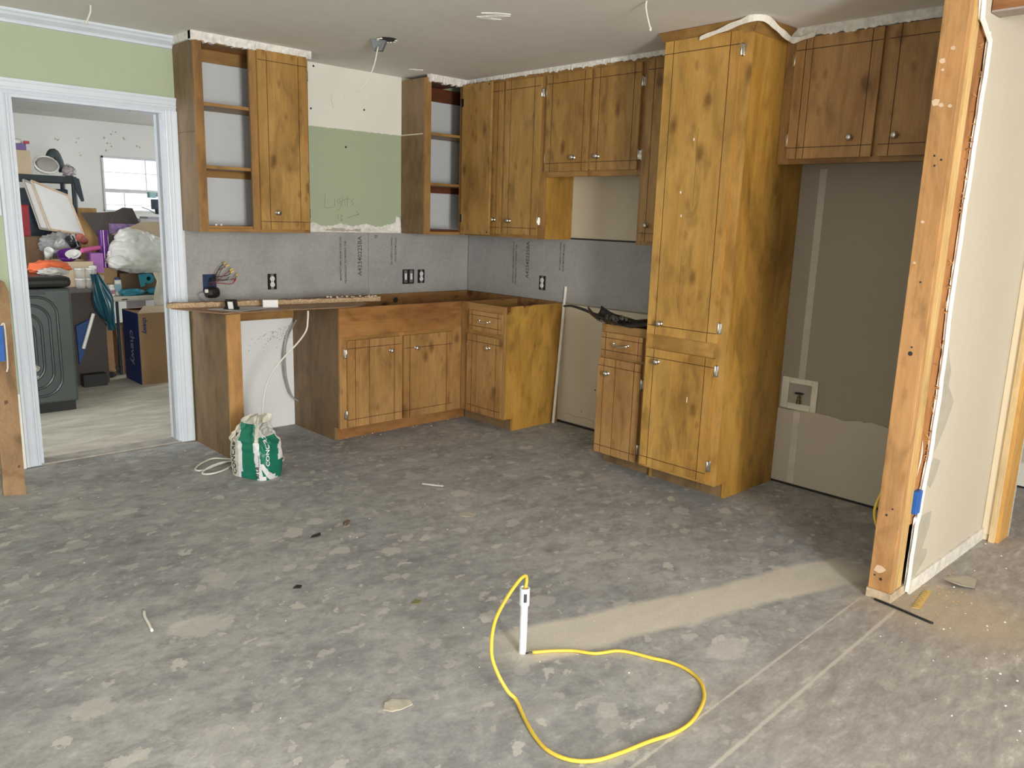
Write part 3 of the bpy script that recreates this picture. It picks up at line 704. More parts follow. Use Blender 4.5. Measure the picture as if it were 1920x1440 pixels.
# ---- over the fridge alcove
t = thing('wall_cabinet', 'wide two-door wall cabinet over the empty fridge alcove, between pantry and wood post', 'cabinet', FR(3.28, .15, 1.782))
u0, u1 = 2.802, 3.795
carcass(FR, t, u0, u1, NU, 1.782, 2.395, W_PSIDE, W_HONEYY, sides=(0, 1))
frame(FR, t, NU, [(u0, 2.872), (3.284, 3.332), (3.735, u1)], [(2.872, 3.735, 1.782, 1.815), (2.872, 3.735, 2.375, 2.395)], 1.782, 2.395, W_FRAME, W_HONEYY)
d = door_panel('door', FR, 2.862, 3.294, NU + .001, NU + .019, 1.807, 2.386, t, W_SINK, .050, .052, extra=(2.95,), bt=.055); knob(FR, 3.188, NU + .019, 1.898, d)
hinge(FR, 2.857, NU + .019, 2.29, d, -1); hinge(FR, 2.857, NU + .019, 1.90, d, -1)
d = door_panel('door', FR, 3.322, 3.740, NU + .001, NU + .019, 1.807, 2.386, t, W_SINK, .050, .052, bt=.055); knob(FR, 3.400, NU + .019, 1.898, d)
hinge(FR, 3.745, NU + .019, 2.29, d); hinge(FR, 3.745, NU + .019, 1.90, d)

# ---- pantry
t = thing('pantry_cabinet', 'floor-to-ceiling two-door pantry cabinet of honey-stained birch', 'cabinet', FR(2.545, .3, 0))
u0, u1, n = 2.290, 2.800, .622
poly = [(.001, 0), (.512, 0), (.512, .09), (n - T_, .09), (n - T_, 2.39), (.001, 2.39)]
for uu in (u0, u1 - T_): MB().prism([FR(uu, a, b) for a, b in poly], FR(T_, 0, 0) - FR(0, 0, 0)).build('side_panel', W_PSIDE, t)
MB().fbox(FR, u0 + T_, u1 - T_, .49, .509, 0, .09).build('toe_board', W_BROWN, t)
for za in (.09, 2.375): MB().fbox(FR, u0 + T_, u1 - T_, .001, n - T_, za, za + .015).build('inner_panel', W_DARK, t)
frame(FR, t, n, [(u0, 2.335), (2.730, u1)], [(2.335, 2.730, .09, .125), (2.335, 2.730, .765, .875), (2.335, 2.730, 2.36, 2.39)], .09, 2.39, W_PANTRY, W_PANRAIL)
d = door_panel('upper_door', FR, 2.306, 2.748, n + .001, n + .020, .862, 2.386, t, W_PANTRY, .052, .048, bt=.060)
knob(FR, 2.394, n + .020, .925, d); hinge(FR, 2.753, n + .020, 2.30, d); hinge(FR, 2.753, n + .020, .94, d)
for uu, a, b in ((2.545, 1.55, 1.95), (2.50, 1.02, 1.30)): MB().fbox(FR, uu, uu + .0012, n + .0195, n + .0203, a, b).build('wood_split', GROOVE, d)
for uu, zz in ((2.520, 1.885), (2.462, 1.62), (2.475, 1.50)): MB().fbox(FR, uu, uu + .007, n + .02, n + .0206, zz, zz + .012).build('paint_chip', P_GYP, d)
d = door_panel('lower_door', FR, 2.310, 2.750, n + .001, n + .020, .108, .780, t, W_PANTRY, .052, .045)
knob(FR, 2.392, n + .020, .712, d); hinge(FR, 2.755, n + .020, .715, d); hinge(FR, 2.755, n + .020, .195, d)
MB().fbox(FR, 2.600, 2.604, n + .02, n + .0206, .52, .55).build('paint_chip', P_GYP, d)
# flared crown of the pantry
cr = [(u0 - .0, n + .004), (u1 + .004, n + .004), (u1 + .004, .02)]
m = MB()
A = [FR(u0, n, 2.38), FR(u1, n, 2.38), FR(u1, .30, 2.38)]
B_ = [FR(u0 - .02, n + .03, 2.4325), FR(u1 + .055, n + .045, 2.4325), FR(u1 + .06, .30, 2.4325)]
for k in range(2): m.add([A[k], A[k + 1], B_[k + 1], B_[k]], [(0, 1, 2, 3)])
m.build('crown_board', W_HONEYX, t, thick=.012, recalc=False)
# peeled joint tape over the pantry's top corner
RIB = plain('joint_tape', (.78, .74, .66), .8, 0, .12, 30)
P = spline([FR(2.52, n + .030, 2.372), FR(2.60, n + .038, 2.384), FR(2.68, n + .050, 2.394), FR(2.76, n + .062, 2.406), FR(2.835, n + .066, 2.416), FR(2.872, n + .02, 2.414), FR(2.874, .56, 2.398), FR(2.872, .48, 2.380), FR(2.868, .40, 2.368), FR(2.864, .345, 2.368), FR(2.90, .322, 2.380), FR(2.96, .320, 2.390)], 6)
m = MB()
def rib(a, b):
    q = P[min(len(P) - 1, int(a * (len(P) - 1) + .5))]
    wv = .016 + .016 * math.sin(a * math.pi) + .004 * math.sin(a * 40)
    return q + Vector((-.004 * b, -.004 * b, (b - .35) * wv))
m.grid(rib, 50, 2)
m.build('peeled_tape', RIB, t, thick=.002, recalc=False)

# ---- ceiling plaster edges along the cabinet tops
def rough_strip(F, u0, u1, n0, n1, za, zb, seed, name='plaster_edge', step=.012, amp=.006):
    rr = random.Random(seed); k = max(3, int((u1 - u0) / step)); m = MB()
    lo = [(rr.random() - .3) * amp + (amp * 1.3 if rr.random() < .15 else 0) for _ in range(k + 1)]
    bu = [(rr.random()) * .005 for _ in range(k + 1)]
    rows = []
    for i in range(k + 1):
        u = u0 + (u1 - u0) * i / k
        rows += [F(u, n0, za - lo[i]), F(u, n1 + bu[i] * .6, za - lo[i]), F(u, n1 + bu[i] + .003, (za + zb) / 2), F(u, n1 + .008, zb), F(u, n0, zb)]
    fs = []
    for i in range(k):
        for j in range(5): fs.append((i * 5 + j, i * 5 + (j + 1) % 5, i * 5 + 5 + (j + 1) % 5, i * 5 + 5 + j))
    fs += [(4, 3, 2, 1, 0), tuple(k * 5 + j for j in range(5))]
    m.add(rows, fs)
    return m.build(name, P_PLASTER, ceil)
rough_strip(FB, -2.312, -1.565, .272, .305, 2.388, H, 11)
jj = MB().box(-2.312, -2.298, -.304, -.002, 2.390, H).build('plaster_edge', P_PLASTER, ceil)
rough_strip(FB, -.640, -.300, .272, .300, 2.388, H, 12)
rough_strip(FR, .30, 2.28, .272, .297, 2.410, H, 13)
rough_strip(FR, 2.83, 3.80, .272, .312, 2.392, H, 14)
# ceiling scars
m = MB()
rr = random.Random(3)
for cx, cy, s in ((-1.44, -1.87, .05), (-1.43, -1.82, .03), (-.80, -.36, .025)):
    for k in range(3):
        ang = -.75 + (rr.random() - .5) * .5; px, py = cx + (rr.random() - .5) * s * 1.6, cy + (rr.random() - .5) * s * 1.6
        L = s * (.6 + rr.random()); wv = s * .28
        dx, dy = math.cos(ang) * L, math.sin(ang) * L
        m.prism([(px - dx, py - dy, H - .004), (px - dy / L * wv, py + dx / L * wv, H - .006), (px + dx, py + dy, H - .003), (px + dy / L * wv, py - dx / L * wv, H - .002)], (0, 0, .004))
m.build('torn_ceiling_paper', P_GYP, ceil)

# ------------------------------------------------------------------ base cabinets
def toe_side(F, u, n, nt, top=.876, z=.09): 
    return MB().prism([F(u, a, b) for a, b in ((.001, 0), (nt, 0), (nt, z), (n, z), (n, top), (.001, top))], F(T_, 0, 0) - F(0, 0, 0))
# sink base
t = thing('sink_base_cabinet', 'sink base cabinet without countertop, two doors under a plain apron', 'cabinet', FB(-1.07, .3, 0))
u0, u1, n = -1.575, -.568, .61
toe_side(FB, u0, n - T_, .54).build('side_panel', W_BROWN, t)
MB().fbox(FB, u0 + T_, -.47, .52, .539, 0, .09).build('toe_board', W_BROWNX, t)
MB().fbox(FB, u0 + T_, u1 - .001, .02, n - T_, .09, .105).build('bottom_panel', W_DARK, t)
frame(FB, t, n, [(u0, -1.515), (-1.120, -1.075), (-.690, u1)], [(-1.515, -.690, .09, .115), (-1.515, -.690, .655, .69)], .09, .69, W_SINK, W_HONEYX)
MB().fbox(FB, u0, u1, n - T_, n + .001, .690, .876).build('apron_board', W_BROWNX, t, bevel=.001)
d = door_panel('door', FB, -1.527, -1.108, n + .001, n + .020, .096, .668, t, W_SINK, .055, .05, extra=(-1.365,)); knob(FB, -1.194, n + .020, .578, d, CHROME)
hinge(FB, -1.532, n + .020, .583, d, -1); hinge(FB, -1.532, n + .020, .18, d, -1)
d = door_panel('door', FB, -1.088, -.665, n + .001, n + .020, .096, .668, t, W_SINK, .050, .05, bt=.085); knob(FB, -.987, n + .020, .578, d, CHROME)
for za, zb in ((.53, .60), (.15, .24)): MB().fbox(FB, -.690, -.687, n + .0195, n + .0205, za, zb).build('hinge_slot', BLACKM, d)
MB().fbox(FB, u0 + .02, -.012, .013, .032, .775, .884).build('back_rail', W_PINE, wall_back)
MB().lathe(FB(-.735, .032, .838), (0, -1, 0), [(.021, 0), (.021, .001)], 14).build('drain_hole', BLACKM, wall_back)
# right base
t = thing('drawer_base_cabinet', 'corner base cabinet with one drawer, one door and a chipped end panel', 'cabinet', FR(.84, .3, 0))
u0, u1, n = .612, 1.064, .568
MB().fbox(FR, .605, .605 + T_, .013, n - T_, .09, .872).build('side_panel', W_HONEYX, t)
CH = [(.001, 0), (.470, 0), (.470, .09), (n - T_ - .001, .09), (n - T_ - .001, .822), (.540, .828), (.532, .818), (.522, .838), (.512, .826), (.500, .842), (.492, .874), (.40, .877), (.385, .860), (.375, .866), (.366, .855), (.36, .872), (.345, .862), (.338, .875), (.31, .868), (.30, .878), (.001, .878)]
MB().prism([FR(u1 - T_, a, b) for a, b in CH], FR(T_, 0, 0) - FR(0, 0, 0)).build('chipped_end_panel', W_PSIDE, t)['label'] = 'yellow-stained end panel with splintered top edge'
MB().fbox(FR, u1 - T_ - .018, u1 - T_, .02, n - T_, .15, .874).build('inner_panel', W_DARK, t)
MB().fbox(FR, .55, u1 - T_, .45, .469, 0, .09).build('toe_board', W_BROWN, t)
MB().fbox(FR, u0 + .012, u1 - T_, .02, n - T_, .09, .105).build('bottom_panel', W_DARK, t)
frame(FR, t, n, [(u0, .700), (1.040, u1)], [(.700, 1.040, .09, .115), (.700, 1.040, .65, .70), (.700, 1.040, .815, .876)], .09, .876, W_FRAME, W_HONEYY)
d = door_panel('drawer', FR, .712, 1.050, n + .001, n + .018, .690, .826, t, W_SINK, .032, .028); pull(FR, .876, n + .018, .758, .105, d)
d = door_panel('door', FR, .700, 1.056, n + .001, n + .020, .100, .658, t, W_SINK, .050, .045, extra=(.80,)); knob(FR, .931, n + .020, .581, d, CHROME)
hinge(FR, .695, n + .02, .56, d, -1)
MB().fbox(FR, .033, u1 - T_ - .02, .013, .032, .775, .884).build('back_rail', W_PINE, wall_right)
# small base left of pantry
t = thing('drawer_base_cabinet', 'slim base cabinet with one drawer and one door, tucked left of the pantry', 'cabinet', FR(2.1, .3, 0))
u0, u1, n = 1.922, 2.288, .570
toe_side(FR, u0, n - T_, .495, .868, .078).build('side_panel', W_BROWN, t)
MB().fbox(FR, u1 - T_, u1, .001, n - T_, .078, .868).build('side_panel', W_DARK, t)
MB().fbox(FR, u0 + T_, u1, .475, .494, 0, .078).build('toe_board', W_BROWN, t)
MB().fbox(FR, u0 + T_, u1 - T_, .001, n - T_, .078, .093).build('bottom_panel', W_DARK, t)
MB().fbox(FR, u0 + T_, u1 - T_, .001, .02, .093, .868).build('back_panel', W_DARK, t)
frame(FR, t, n, [(u0, 1.955), (2.235, u1)], [(1.955, 2.235, .078, .10), (1.955, 2.235, .655, .695), (1.955, 2.235, .815, .868)], .078, .868, W_FRAME, W_HONEYY)
d = door_panel('drawer', FR, 1.938, 2.243, n + .001, n + .018, .684, .822, t, W_SINK, .030, .030); pull(FR, 2.085, n + .018, .757, .108, d)
d = door_panel('door', FR, 1.922, 2.242, n + .001, n + .020, .080, .667, t, W_SINK, .045, .045, extra=(2.055,)); knob(FR, 1.998, n + .020, .577, d)
hinge(FR, 2.247, n + .02, .55, d); hinge(FR, 2.247, n + .02, .16, d)
# dishwasher end panel
t = thing('end_panel', 'brown end panel of the empty dishwasher bay beside the door casing', 'panel', FB(-2.23, .3, 0))
MB().fbox(FB, -2.277, -2.258, .013, .525, 0, .872).build('side_panel', W_BROWN, t)
MB().fbox(FB, -2.277, -2.192, .525, .544, 0, .872).build('stile', wood('stile_maple', (.50, .28, .105), (.42, .22, .075), (.24, .11, .03), 'z', .45, .1, 0, .4), t, bevel=.001)
struct_bay = MB().fbox(FB, -2.258, -1.576, 0, .012, .001, .752).build('bay_board', P_BAY, wall_back)
SPEC = plain('mold_specks', (.12, .12, .11), .9)
m = MB(); rr = random.Random(5)
for i in range(90):
    a = rr.random(); u = -1.60 - abs(rr.gauss(0, .16)); zz = .70 - abs(rr.gauss(0, .045)) - max(0, (-1.62 - u)) * .25
    if u < -1.93: continue
    s = .0012 + rr.random() * .002
    m.lathe(FB(u, .012, zz), (0, -1, 0), [(s, 0), (s, .0006)], 6)
m.build('mold_specks', SPEC, wall_back, kind='stuff')
MB().fbox(FB, -2.258, -1.577, .0125, .032, .755, .872).build('bay_cleat', W_HONEYX, wall_back)

# ------------------------------------------------------------------ wall boxes
def duplex(m, F, u, n, z, mi=0):
    for e in (-1, 1):
        c = F(u, n, z + e * .0195); ax = F(0, 1, 0) - F(0, 0, 0)
        m.lathe(c, ax, [(.0165, 0), (.0165, .004), (.0155, .005)], 16, mi)
    m.fbox(F, u - .009, u + .009, n, n + .004, z - .012, z + .012, mi)
def outlet(F, u, z, label, group=None, n=.012):
    t = thing('electrical_outlet', label, 'outlet', F(u, n, z - .05), group)
    MB().fbox(F, u - .032, u + .032, n, n + .002, z - .052, z + .052).build('box_opening', BLACK, t)
    m = MB(); m.fbox(F, u - .010, u + .010, n + .002, n + .004, z - .050, z + .050); m.build('yoke', GRAYMET, t)
    m = MB(); duplex(m, F, u, n + .004, z); o = m.build('receptacle', WHITEP, t)
    m = MB()
    for e in (-1, 1):
        for du, h in ((-.006, .0045), (.006, .0035)): m.fbox(F, u + du - .0009, u + du + .0009, n + .0088, n + .0094, z + e * .0195 - h + .003, z + e * .0195 + h + .003)
        m.lathe(F(u, n + .0088, z + e * .0195 - .008), F(0, 1, 0) - F(0, 0, 0), [(.0024, 0), (.0024, .0006)], 8)
    m.lathe(F(u, n + .008, z), F(0, 1, 0) - F(0, 0, 0), [(.003, 0), (.003, .001)], 8)
    m.build('slots', BLACKM, o)
outlet(FB, -1.718, 1.003, 'white duplex outlet in black box on gray board above the dishwasher bay')
outlet(FB, -.483, 1.007, 'white duplex outlet right of the double switch box on gray board')
outlet(FR, .862, 1.008, 'white duplex outlet on the right-hand gray board above the drawer base')
t = thing('switch_box', 'black double-gang switch box left of an outlet on the gray board', 'switch', FB(-.604, .012, .955))
MB().fbox(FB, -.657, -.551, .012, .014, .953, 1.062).build('box_opening', BLACK, t)
for uu in (-.630, -.579):
    o = MB().fbox(FB, uu - .014, uu + .014, .014, .017, .962, 1.055).build('yoke', GRAYMET, t)
    m = MB(); m.fbox(FB, uu - .008, uu + .008, .017, .020, .985, 1.032); m.prism([FB(uu - .004, .020, 1.002), FB(uu - .004, .030, 1.000), FB(uu - .004, .020, 1.016)], (.008, 0, 0)); m.build('toggle', WHITEP, o)
# open junction box with wire bundle
t = thing('junction_box', 'open blue-black wall box with a bundle of capped wires near the doorway', 'electrical box', FB(-2.14, .012, .945))
m = MB(); m.fbox(FB, -2.185, -2.098, .012, .014, .947, 1.062); m.build('box_opening', plain('deep_box_blue', (.008, .03, .09), .5), t)
m = MB(); m.lathe(FB(-2.150, .06, .952), (1, 0, 0), [(.03, -.035), (.036, -.01), (.036, .02), (.028, .04)], 14); m.build('black_plug', BLACK, t)
MB().fbox(FB, -2.205, -2.187, .085, .095, .955, .975).build('plug_label', WHITEP, t)
cols = [plain('wire_black', (.015, .015, .017), .4), plain('wire_brown', (.12, .06, .05), .5), plain('wire_red', (.25, .015, .03), .4)]
rr = random.Random(8)
ends = [(-2.075, 1.13), (-2.06, 1.115), (-2.035, 1.09), (-2.03, 1.075), (-1.995, 1.055), (-2.01, 1.025), (-2.045, 1.05), (-2.09, 1.105)]
for k, (eu, ez) in enumerate(ends):
    s = FB(-2.155 + rr.random() * .05, .014, .985 + rr.random() * .05)
    q = spline([s, s + Vector((.01, -.05 - rr.random() * .03, .02)), FB(eu - .03, .07 + rr.random() * .03, ez - .02), FB(eu, .085, ez)], 6)
    wobj = MB().tube(q, .0024, 6).build('wire', cols[k % 3], t)
    if k < 5:
        dv = (q[-1] - q[-2]).normalized()
        MB().lathe(q[-1] - dv * .004, dv, [(.006, 0), (.0055, .010), (.0035, .022), (.0015, .026)], 8).build('wire_nut', plain('wire_nut_yellow', (.72, .55, .10), .45), wobj)
    elif k == 5:
        MB().lathe(q[-1] - (q[-1] - q[-2]).normalized() * .004, q[-1] - q[-2], [(.006, 0), (.0055, .012), (.002, .024)], 8).build('wire_nut', plain('wire_nut_red', (.50, .02, .05), .45), wobj)
MB().tube(spline([FB(-2.185, .05, .965), FB(-2.235, .06, .945), FB(-2.225, .08, .915), FB(-2.19, .09, .895)], 6), .0022, 6).build('lead_wire', GRAYMET, t)

# ------------------------------------------------------------------ things on the dishwasher bay
tag(MB().prism([(-2.46, -.20, .8775), (-2.40, -.36, .8775), (-2.305, -.566, .8775), (-1.86, -.575, .8775), (-1.55, -.618, .8775), (-1.43, -.60, .8775), (-1.36, -.55, .8775), (-1.27, -.47, .8775), (-1.28, -.30, .8775), (-1.8, -.16, .8775), (-2.40, -.10, .8775)], (0, 0, .007)).build('loose_veneer_sheet', PBRDOWN, bevel=.001),
    'dark brown torn veneer sheet lying across the top of the dishwasher bay', 'wood sheet')
dirv = Vector((1.35, -.19, 0)).normalized(); per = Vector((.14, 1, 0)).normalized()
t = thing('particle_board_strip', 'long crumbly strip of particle board lying across the dishwasher bay', 'board', (-1.8, -.30, .885))
m = MB(); k = 70; rr = random.Random(4); rows = []
for i in range(k + 1):
    c = Vector((-2.485, -.225, .885)) + dirv * (1.37 * i / k)
    j = lambda: (rr.random() - .5) * .006
    rows += [c + Vector((0, 0, 0)), c + Vector((j(), j(), .014 + j())), c + Vector((0, j(), .028 + j())), c + per * .055 + Vector((0, 0, .030 + j())), c + per * .055]
fs = []
for i in range(k):
    for a in range(5): fs.append((i * 5 + a, i * 5 + (a + 1) % 5, i * 5 + 5 + (a + 1) % 5, i * 5 + 5 + a))
fs += [(4, 3, 2, 1, 0), tuple(k * 5 + a for a in range(5))]
m.add(rows, fs); m.mi = [1 if (i < k * 5 and i % 5 in (2,)) else 0 for i in range(len(m.f))]
m.build('strip', [PARTICLE, PBRDOWN], t)
m = MB()
for i in range(26):
    c = Vector((-2.485, -.225, .915)) + dirv * (1.0 + .34 * rr.random()) + per * (.05 * rr.random())
    s = .003 + rr.random() * .008
    m.lathe(c, (rr.random() - .5, rr.random() - .5, 1), [(s * .7, 0), (s, s * .5), (s * .4, s)], 5)
m.build('chips', plain('pale_chips', (.68, .58, .45), .9), t, kind='stuff')
tag(MB().prism([(-2.31, -.36, .885), (-2.20, -.555, .885), (-1.94, -.45, .885), (-2.02, -.335, .885)], (0, 0, .0025)).build('gray_card', plain('gray_card', (.42, .42, .42), .7)), 'thin gray sheet lying under the black and white switch on the bay top', 'card')
t = thing('loose_switch', 'loose white rocker switch with black frame lying on the dishwasher bay', 'switch', (-2.20, -.44, .8885))
MR = Matrix.Translation((-2.19, -.43, .8885)) @ Matrix.Rotation(R_(-43), 4, 'Z') @ Matrix.Rotation(R_(20), 4, 'X')
MB().box(-.034, .034, -.012, .012, 0, .058, 0, MR).build('black_frame', BLACK, t, bevel=.003)
MB().box(-.014, .016, -.020, -.0125, .008, .054, 0, MR).build('rocker', WHITEP, t, bevel=.002)
MB().box(-.044, .044, -.026, .010, -.0005, .010, 0, MR).build('yoke', BLACK, t, bevel=.002)
t = thing('white_block', 'small white ribbed plastic block standing on the dishwasher bay', 'block', (-1.93, -.42, .8855))
MR = Matrix.Translation((-1.945, -.43, .8855)) @ Matrix.Rotation(R_(-25), 4, 'Z')
m = MB(); m.box(-.045, .045, -.02, .02, 0, .046, 0, MR); m.build('body', WHITEP, t, bevel=.002)
m = MB()
for i in range(11): m.box(-.042 + i * .0078, -.038 + i * .0078, -.0225, -.0205, .003, .043, 0, MR)
m.build('ribs', plain('white_plastic_ribs', (.66, .66, .64), .4), t)
# cables of the bay
m = MB().tube(spline([(-1.585, -.065, .733), (-1.605, -.07, .715), (-1.650, -.08, .64), (-1.672, -.085, .56), (-1.677, -.085, .46), (-1.668, -.085, .34), (-1.638, -.08, .24), (-1.605, -.07, .195), (-1.585, -.065, .185)], 8), .005, 8)
m.tube(spline([(-1.585, -.082, .745), (-1.61, -.09, .715), (-1.662, -.10, .63), (-1.690, -.10, .52), (-1.690, -.10, .42), (-1.675, -.10, .32), (-1.64, -.09, .23), (-1.585, -.08, .180)], 8), .005, 8)
tag(m.build('armored_cable', GFLEX, smooth=True), 'looped gray cable bowing out of the sink cabinet side in the dishwasher bay', 'cable')
t = thing('white_cable', 'white electrical cable hanging from the bay top down behind the concrete bag, coiled on floor', 'cable', (-1.95, -.62, .0))
m = MB().tube(spline([(-1.800, -.628, .876), (-1.803, -.627, .82), (-1.815, -.625, .755), (-1.86, -.60, .68), (-1.925, -.57, .605), (-1.995, -.55, .52), (-2.045, -.54, .42), (-2.07, -.54, .30), (-2.078, -.545, .20), (-2.10, -.58, .08), (-2.15, -.64, .012), (-2.23, -.60, .008), (-2.305, -.531, .008), (-2.362, -.474, .008), (-2.453, -.523, .008), (-2.521, -.599, .008), (-2.523, -.647, .008), (-2.485, -.652, .008), (-2.385, -.602, .008), (-2.30, -.58, .008)], 8), .0055, 8)
m.build('main_run', WCABLE, t, smooth=True)
MB().tube(spline([(-2.28, -.62, .016), (-2.34, -.61, .018), (-2.42, -.625, .018), (-2.50, -.672, .012), (-2.525, -.71, .008), (-2.50, -.742, .008), (-2.44, -.735, .008), (-2.383, -.706, .008), (-2.30, -.64, .008)], 8), .0055, 8).build('floor_loop', WCABLE, t, smooth=True)
MB().tube(spline([(-2.10, -.66, .008), (-2.05, -.63, .008), (-2.025, -.685, .008), (-2.052, -.75, .008), (-2.125, -.79, .008), (-2.16, -.80, .008)], 8), .005, 8).build('floor_loop', WCABLE, t, smooth=True)

# ------------------------------------------------------------------ concrete bag
BG = [plain('bag_green', (.008, .165, .105), .42, 0, .12, 12), plain('bag_white', (.72, .74, .76), .45, 0, .06), plain('bag_cream', (.56, .54, .46), .55, 0, .15, 30), plain('bag_silver', (.42, .43, .42), .5, 0, .15, 30)]
BC = Vector((-2.285, -.885, 0)); e1 = Vector((.38, -.925, 0)).normalized(); e2 = Vector((.925, .38, 0)).normalized()
rtv = Vector((.727, -.686, 0)).normalized()
def bagp(a, v):
    th = 2 * math.pi * a
    c, s = math.cos(th), math.sin(th)
    sp = lambda x, p: math.copysign(abs(x) ** p, x)
    A, B2 = .126, .085
    # silhouette up the bag
    if v < .62: k = 1.0 + .06 * math.sin(v / .62 * math.pi); pinch = 1
    else:
        q = (v - .62) / .38
        k = 1.0 - .40 * math.sin(min(1, q * 1.25) * math.pi / 2) + .12 * max(0, q - .6)
    p = BC + e1 * (sp(c, .45) * A * k) + e2 * (sp(s, .45) * B2 * k * (1 if v < .6 else 1 - .25 * (v - .6) / .4))
    z = .345 * v
    w = .004 + .055 * max(0, v - .42)
    nz = mnoise.noise(Vector((c * 2.2 + 3, s * 2.2, v * 4.0)))
    n2 = mnoise.noise(Vector((c * 6 + 9, s * 6, v * 13.0)))
    rad = (e1 * c + e2 * s)
    p = p + rad * (nz * w * 1.3 + n2 * w * .7)
    if v > .55:
        q = (v - .55) / .45
        p = p + rtv * (.028 * q * q - .018 * math.sin(q * math.pi)) + Vector((0, 0, 0))
        z += .028 * nz * q + .02 * n2 * q
        if v > .9: p = p + (BC + rtv * .02 - Vector((p.x, p.y, 0))) * ((v - .9) / .1 * .55)
    p.z = max(.001, z)
    return p
def bagcol(a, v):
    p = bagp(a, v); th = 2 * math.pi * a
    front = (e1 * math.cos(th) + e2 * math.sin(th)).dot(Vector((-.69, -.73, 0)))
    c = (Vector((p.x, p.y, 0)) - BC).dot(rtv) / .135
    c2 = c + .28 * (v - .2)
    if front < -.15: return 2
    if v > .93: return 2
    if v > .62:
        return 0 if -.45 < c + .1 < .25 and v < .88 else (3 if c > .30 and v > .72 else (0 if v < .70 and c > .3 else 2))
    if c < -.62: return 2
    if c < -.47: return 1
    if c2 < .20: return 0
    if c2 < .46: return 1
    if v < .28 and abs((c - .40) - (.28 - v) * 1.4 - .05) < .10: return 1
    if v < .07 and c < .62: return 1
    if c > .97 and v > .3: return 1
    return 0
t = thing('concrete_bag', 'crumpled green and white concrete mix bag standing before the dishwasher bay', 'bag', BC)
m = MB(); m.grid(bagp, 150, 84, bagcol, True)
top = [bagp(i / 150, 1.0) for i in range(150)]
cen = sum(top, Vector()) / 150 + Vector((0, 0, -.02))
o = len(m.v); m.v += top + [cen]
for i in range(150): m.f.append((o + i, o + (i + 1) % 150, o + 150)); m.mi.append(2)
bag = m.build('sack', BG, t, smooth=True)
def bagtext(s, size, a0, v0, da, dv, mat, bold=.001):
    # text x axis runs along (da,dv) in bag space, y axis perpendicular
    per_, hgt = .70, .345
    ln = math.hypot(da * per_, dv * hgt); tx = (da * per_ / ln, dv * hgt / ln)
    def M(c):
        a = a0 + (c.x * tx[0] - c.y * tx[1]) / per_; v = v0 + (c.x * tx[1] + c.y * tx[0]) / hgt
        p = bagp(a % 1, min(.98, max(.0, v))); th = 2 * math.pi * a
        return p + (p - Vector((BC.x, BC.y, p.z))).normalized() * .0022
    text_mb(s, size, M, 0, bold).build('bag_lettering', mat, bag, recalc=False)
import math as _m2
def find_a(cx, v):   # angle on the camera-facing side with given left-right position
    best = None
    for i in range(400):
        a = i / 400; th = 2 * math.pi * a
        if (e1 * math.cos(th) + e2 * math.sin(th)).dot(Vector((-.69, -.73, 0))) < .05: continue
        p = bagp(a, v); c = (Vector((p.x, p.y, 0)) - BC).dot(rtv) / .135
        if best is None or abs(c - cx) < best[0]: best = (abs(c - cx), a)
    return best[1]
sgn = 1 if find_a(.3, .3) > find_a(.1, .3) else -1
INKB = plain('bag_black_ink', (.02, .025, .02), .5)
def btext(s, size, cx, v0, mat, up=True, bold=.001):
    a0 = find_a(cx, v0); per_, hgt = .70, .345
    def M(c):
        av = (1 if up else -1)
        v = v0 + av * c.x / hgt; a = a0 + sgn * (-av) * c.y / per_
        p = bagp(a % 1, min(.98, max(0, v)))
        return p + (p - Vector((BC.x, BC.y, p.z))).normalized() * .0025
    text_mb(s, size, M, 0, bold).build('bag_lettering', mat, bag, recalc=False)
btext('CONCRETE', .046, -.80, .04, INKB)
btext('CONCRETE', .042, .70, .24, BG[1])
btext('60 LB', .030, .27, .03, INKB)
btext('CONCRETE MIX', .010, .36, .22, INKB, True, .0003)

# ------------------------------------------------------------------ pipe and yellow cable
px, py = -2.459, -3.226
t = thing('conduit_stub', 'white plastic conduit stub rising from the concrete floor', 'pipe', (px, py, 0))
MB().lathe((px, py, 0), (0, 0, 1), [(.0135, 0), (.0135, .205), (.0115, .205), (.0115, .10)], 20).build('pipe', PVC, t, smooth=True, auto=40)
MB().lathe((px, py, .178), (0, 0, 1), [(.0135, 0), (.0178, .001), (.0178, .062), (.0150, .064), (.0135, .062), (.0135, .01)], 20).build('coupling', PVC, t, smooth=True, auto=40)
lb = MB()
for i in range(5):
    th = R_(218 + i * 7)
    lb.add([Vector((px + .0181 * math.cos(R_(218 + j * 7)), py + .0181 * math.sin(R_(218 + j * 7)), z)) for j, z in ((i, .195), (i + 1, .195), (i + 1, .226), (i, .226))], [(0, 1, 2, 3)])
lb.build('printed_label', plain('label_dark', (.05, .05, .06), .5), t, recalc=False)
FLOORP = [(-2.679, -3.439), (-2.724, -3.513), (-2.759, -3.592), (-2.772, -3.658), (-2.754, -3.721), (-2.705, -3.767), (-2.623, -3.794), (-2.527, -3.815), (-2.434, -3.841), (-2.355, -3.843), (-2.261, -3.818), (-2.193, -3.783), (-2.141, -3.729), (-2.120, -3.663), (-2.126, -3.603), (-2.153, -3.545), (-2.177, -3.483), (-2.209, -3.438), (-2.279, -3.401), (-2.322, -3.342), (-2.379, -3.294), (-2.440, -3.255)]
AIR = [(px + .004, py, .12), (px + .006, py + .004, .22), (px + .012, py + .004, .262), (px - .002, py - .002, .286), (-2.505, -3.240, .283), (-2.587, -3.262, .245), (-2.660, -3.295, .205), (-2.705, -3.335, .142), (-2.712, -3.372, .092), (-2.700, -3.408, .042), (-2.685, -3.432, .016)]
pts = [Vector(q) for q in AIR] + [Vector((x, y, .0065)) for x, y in FLOORP[1:]]
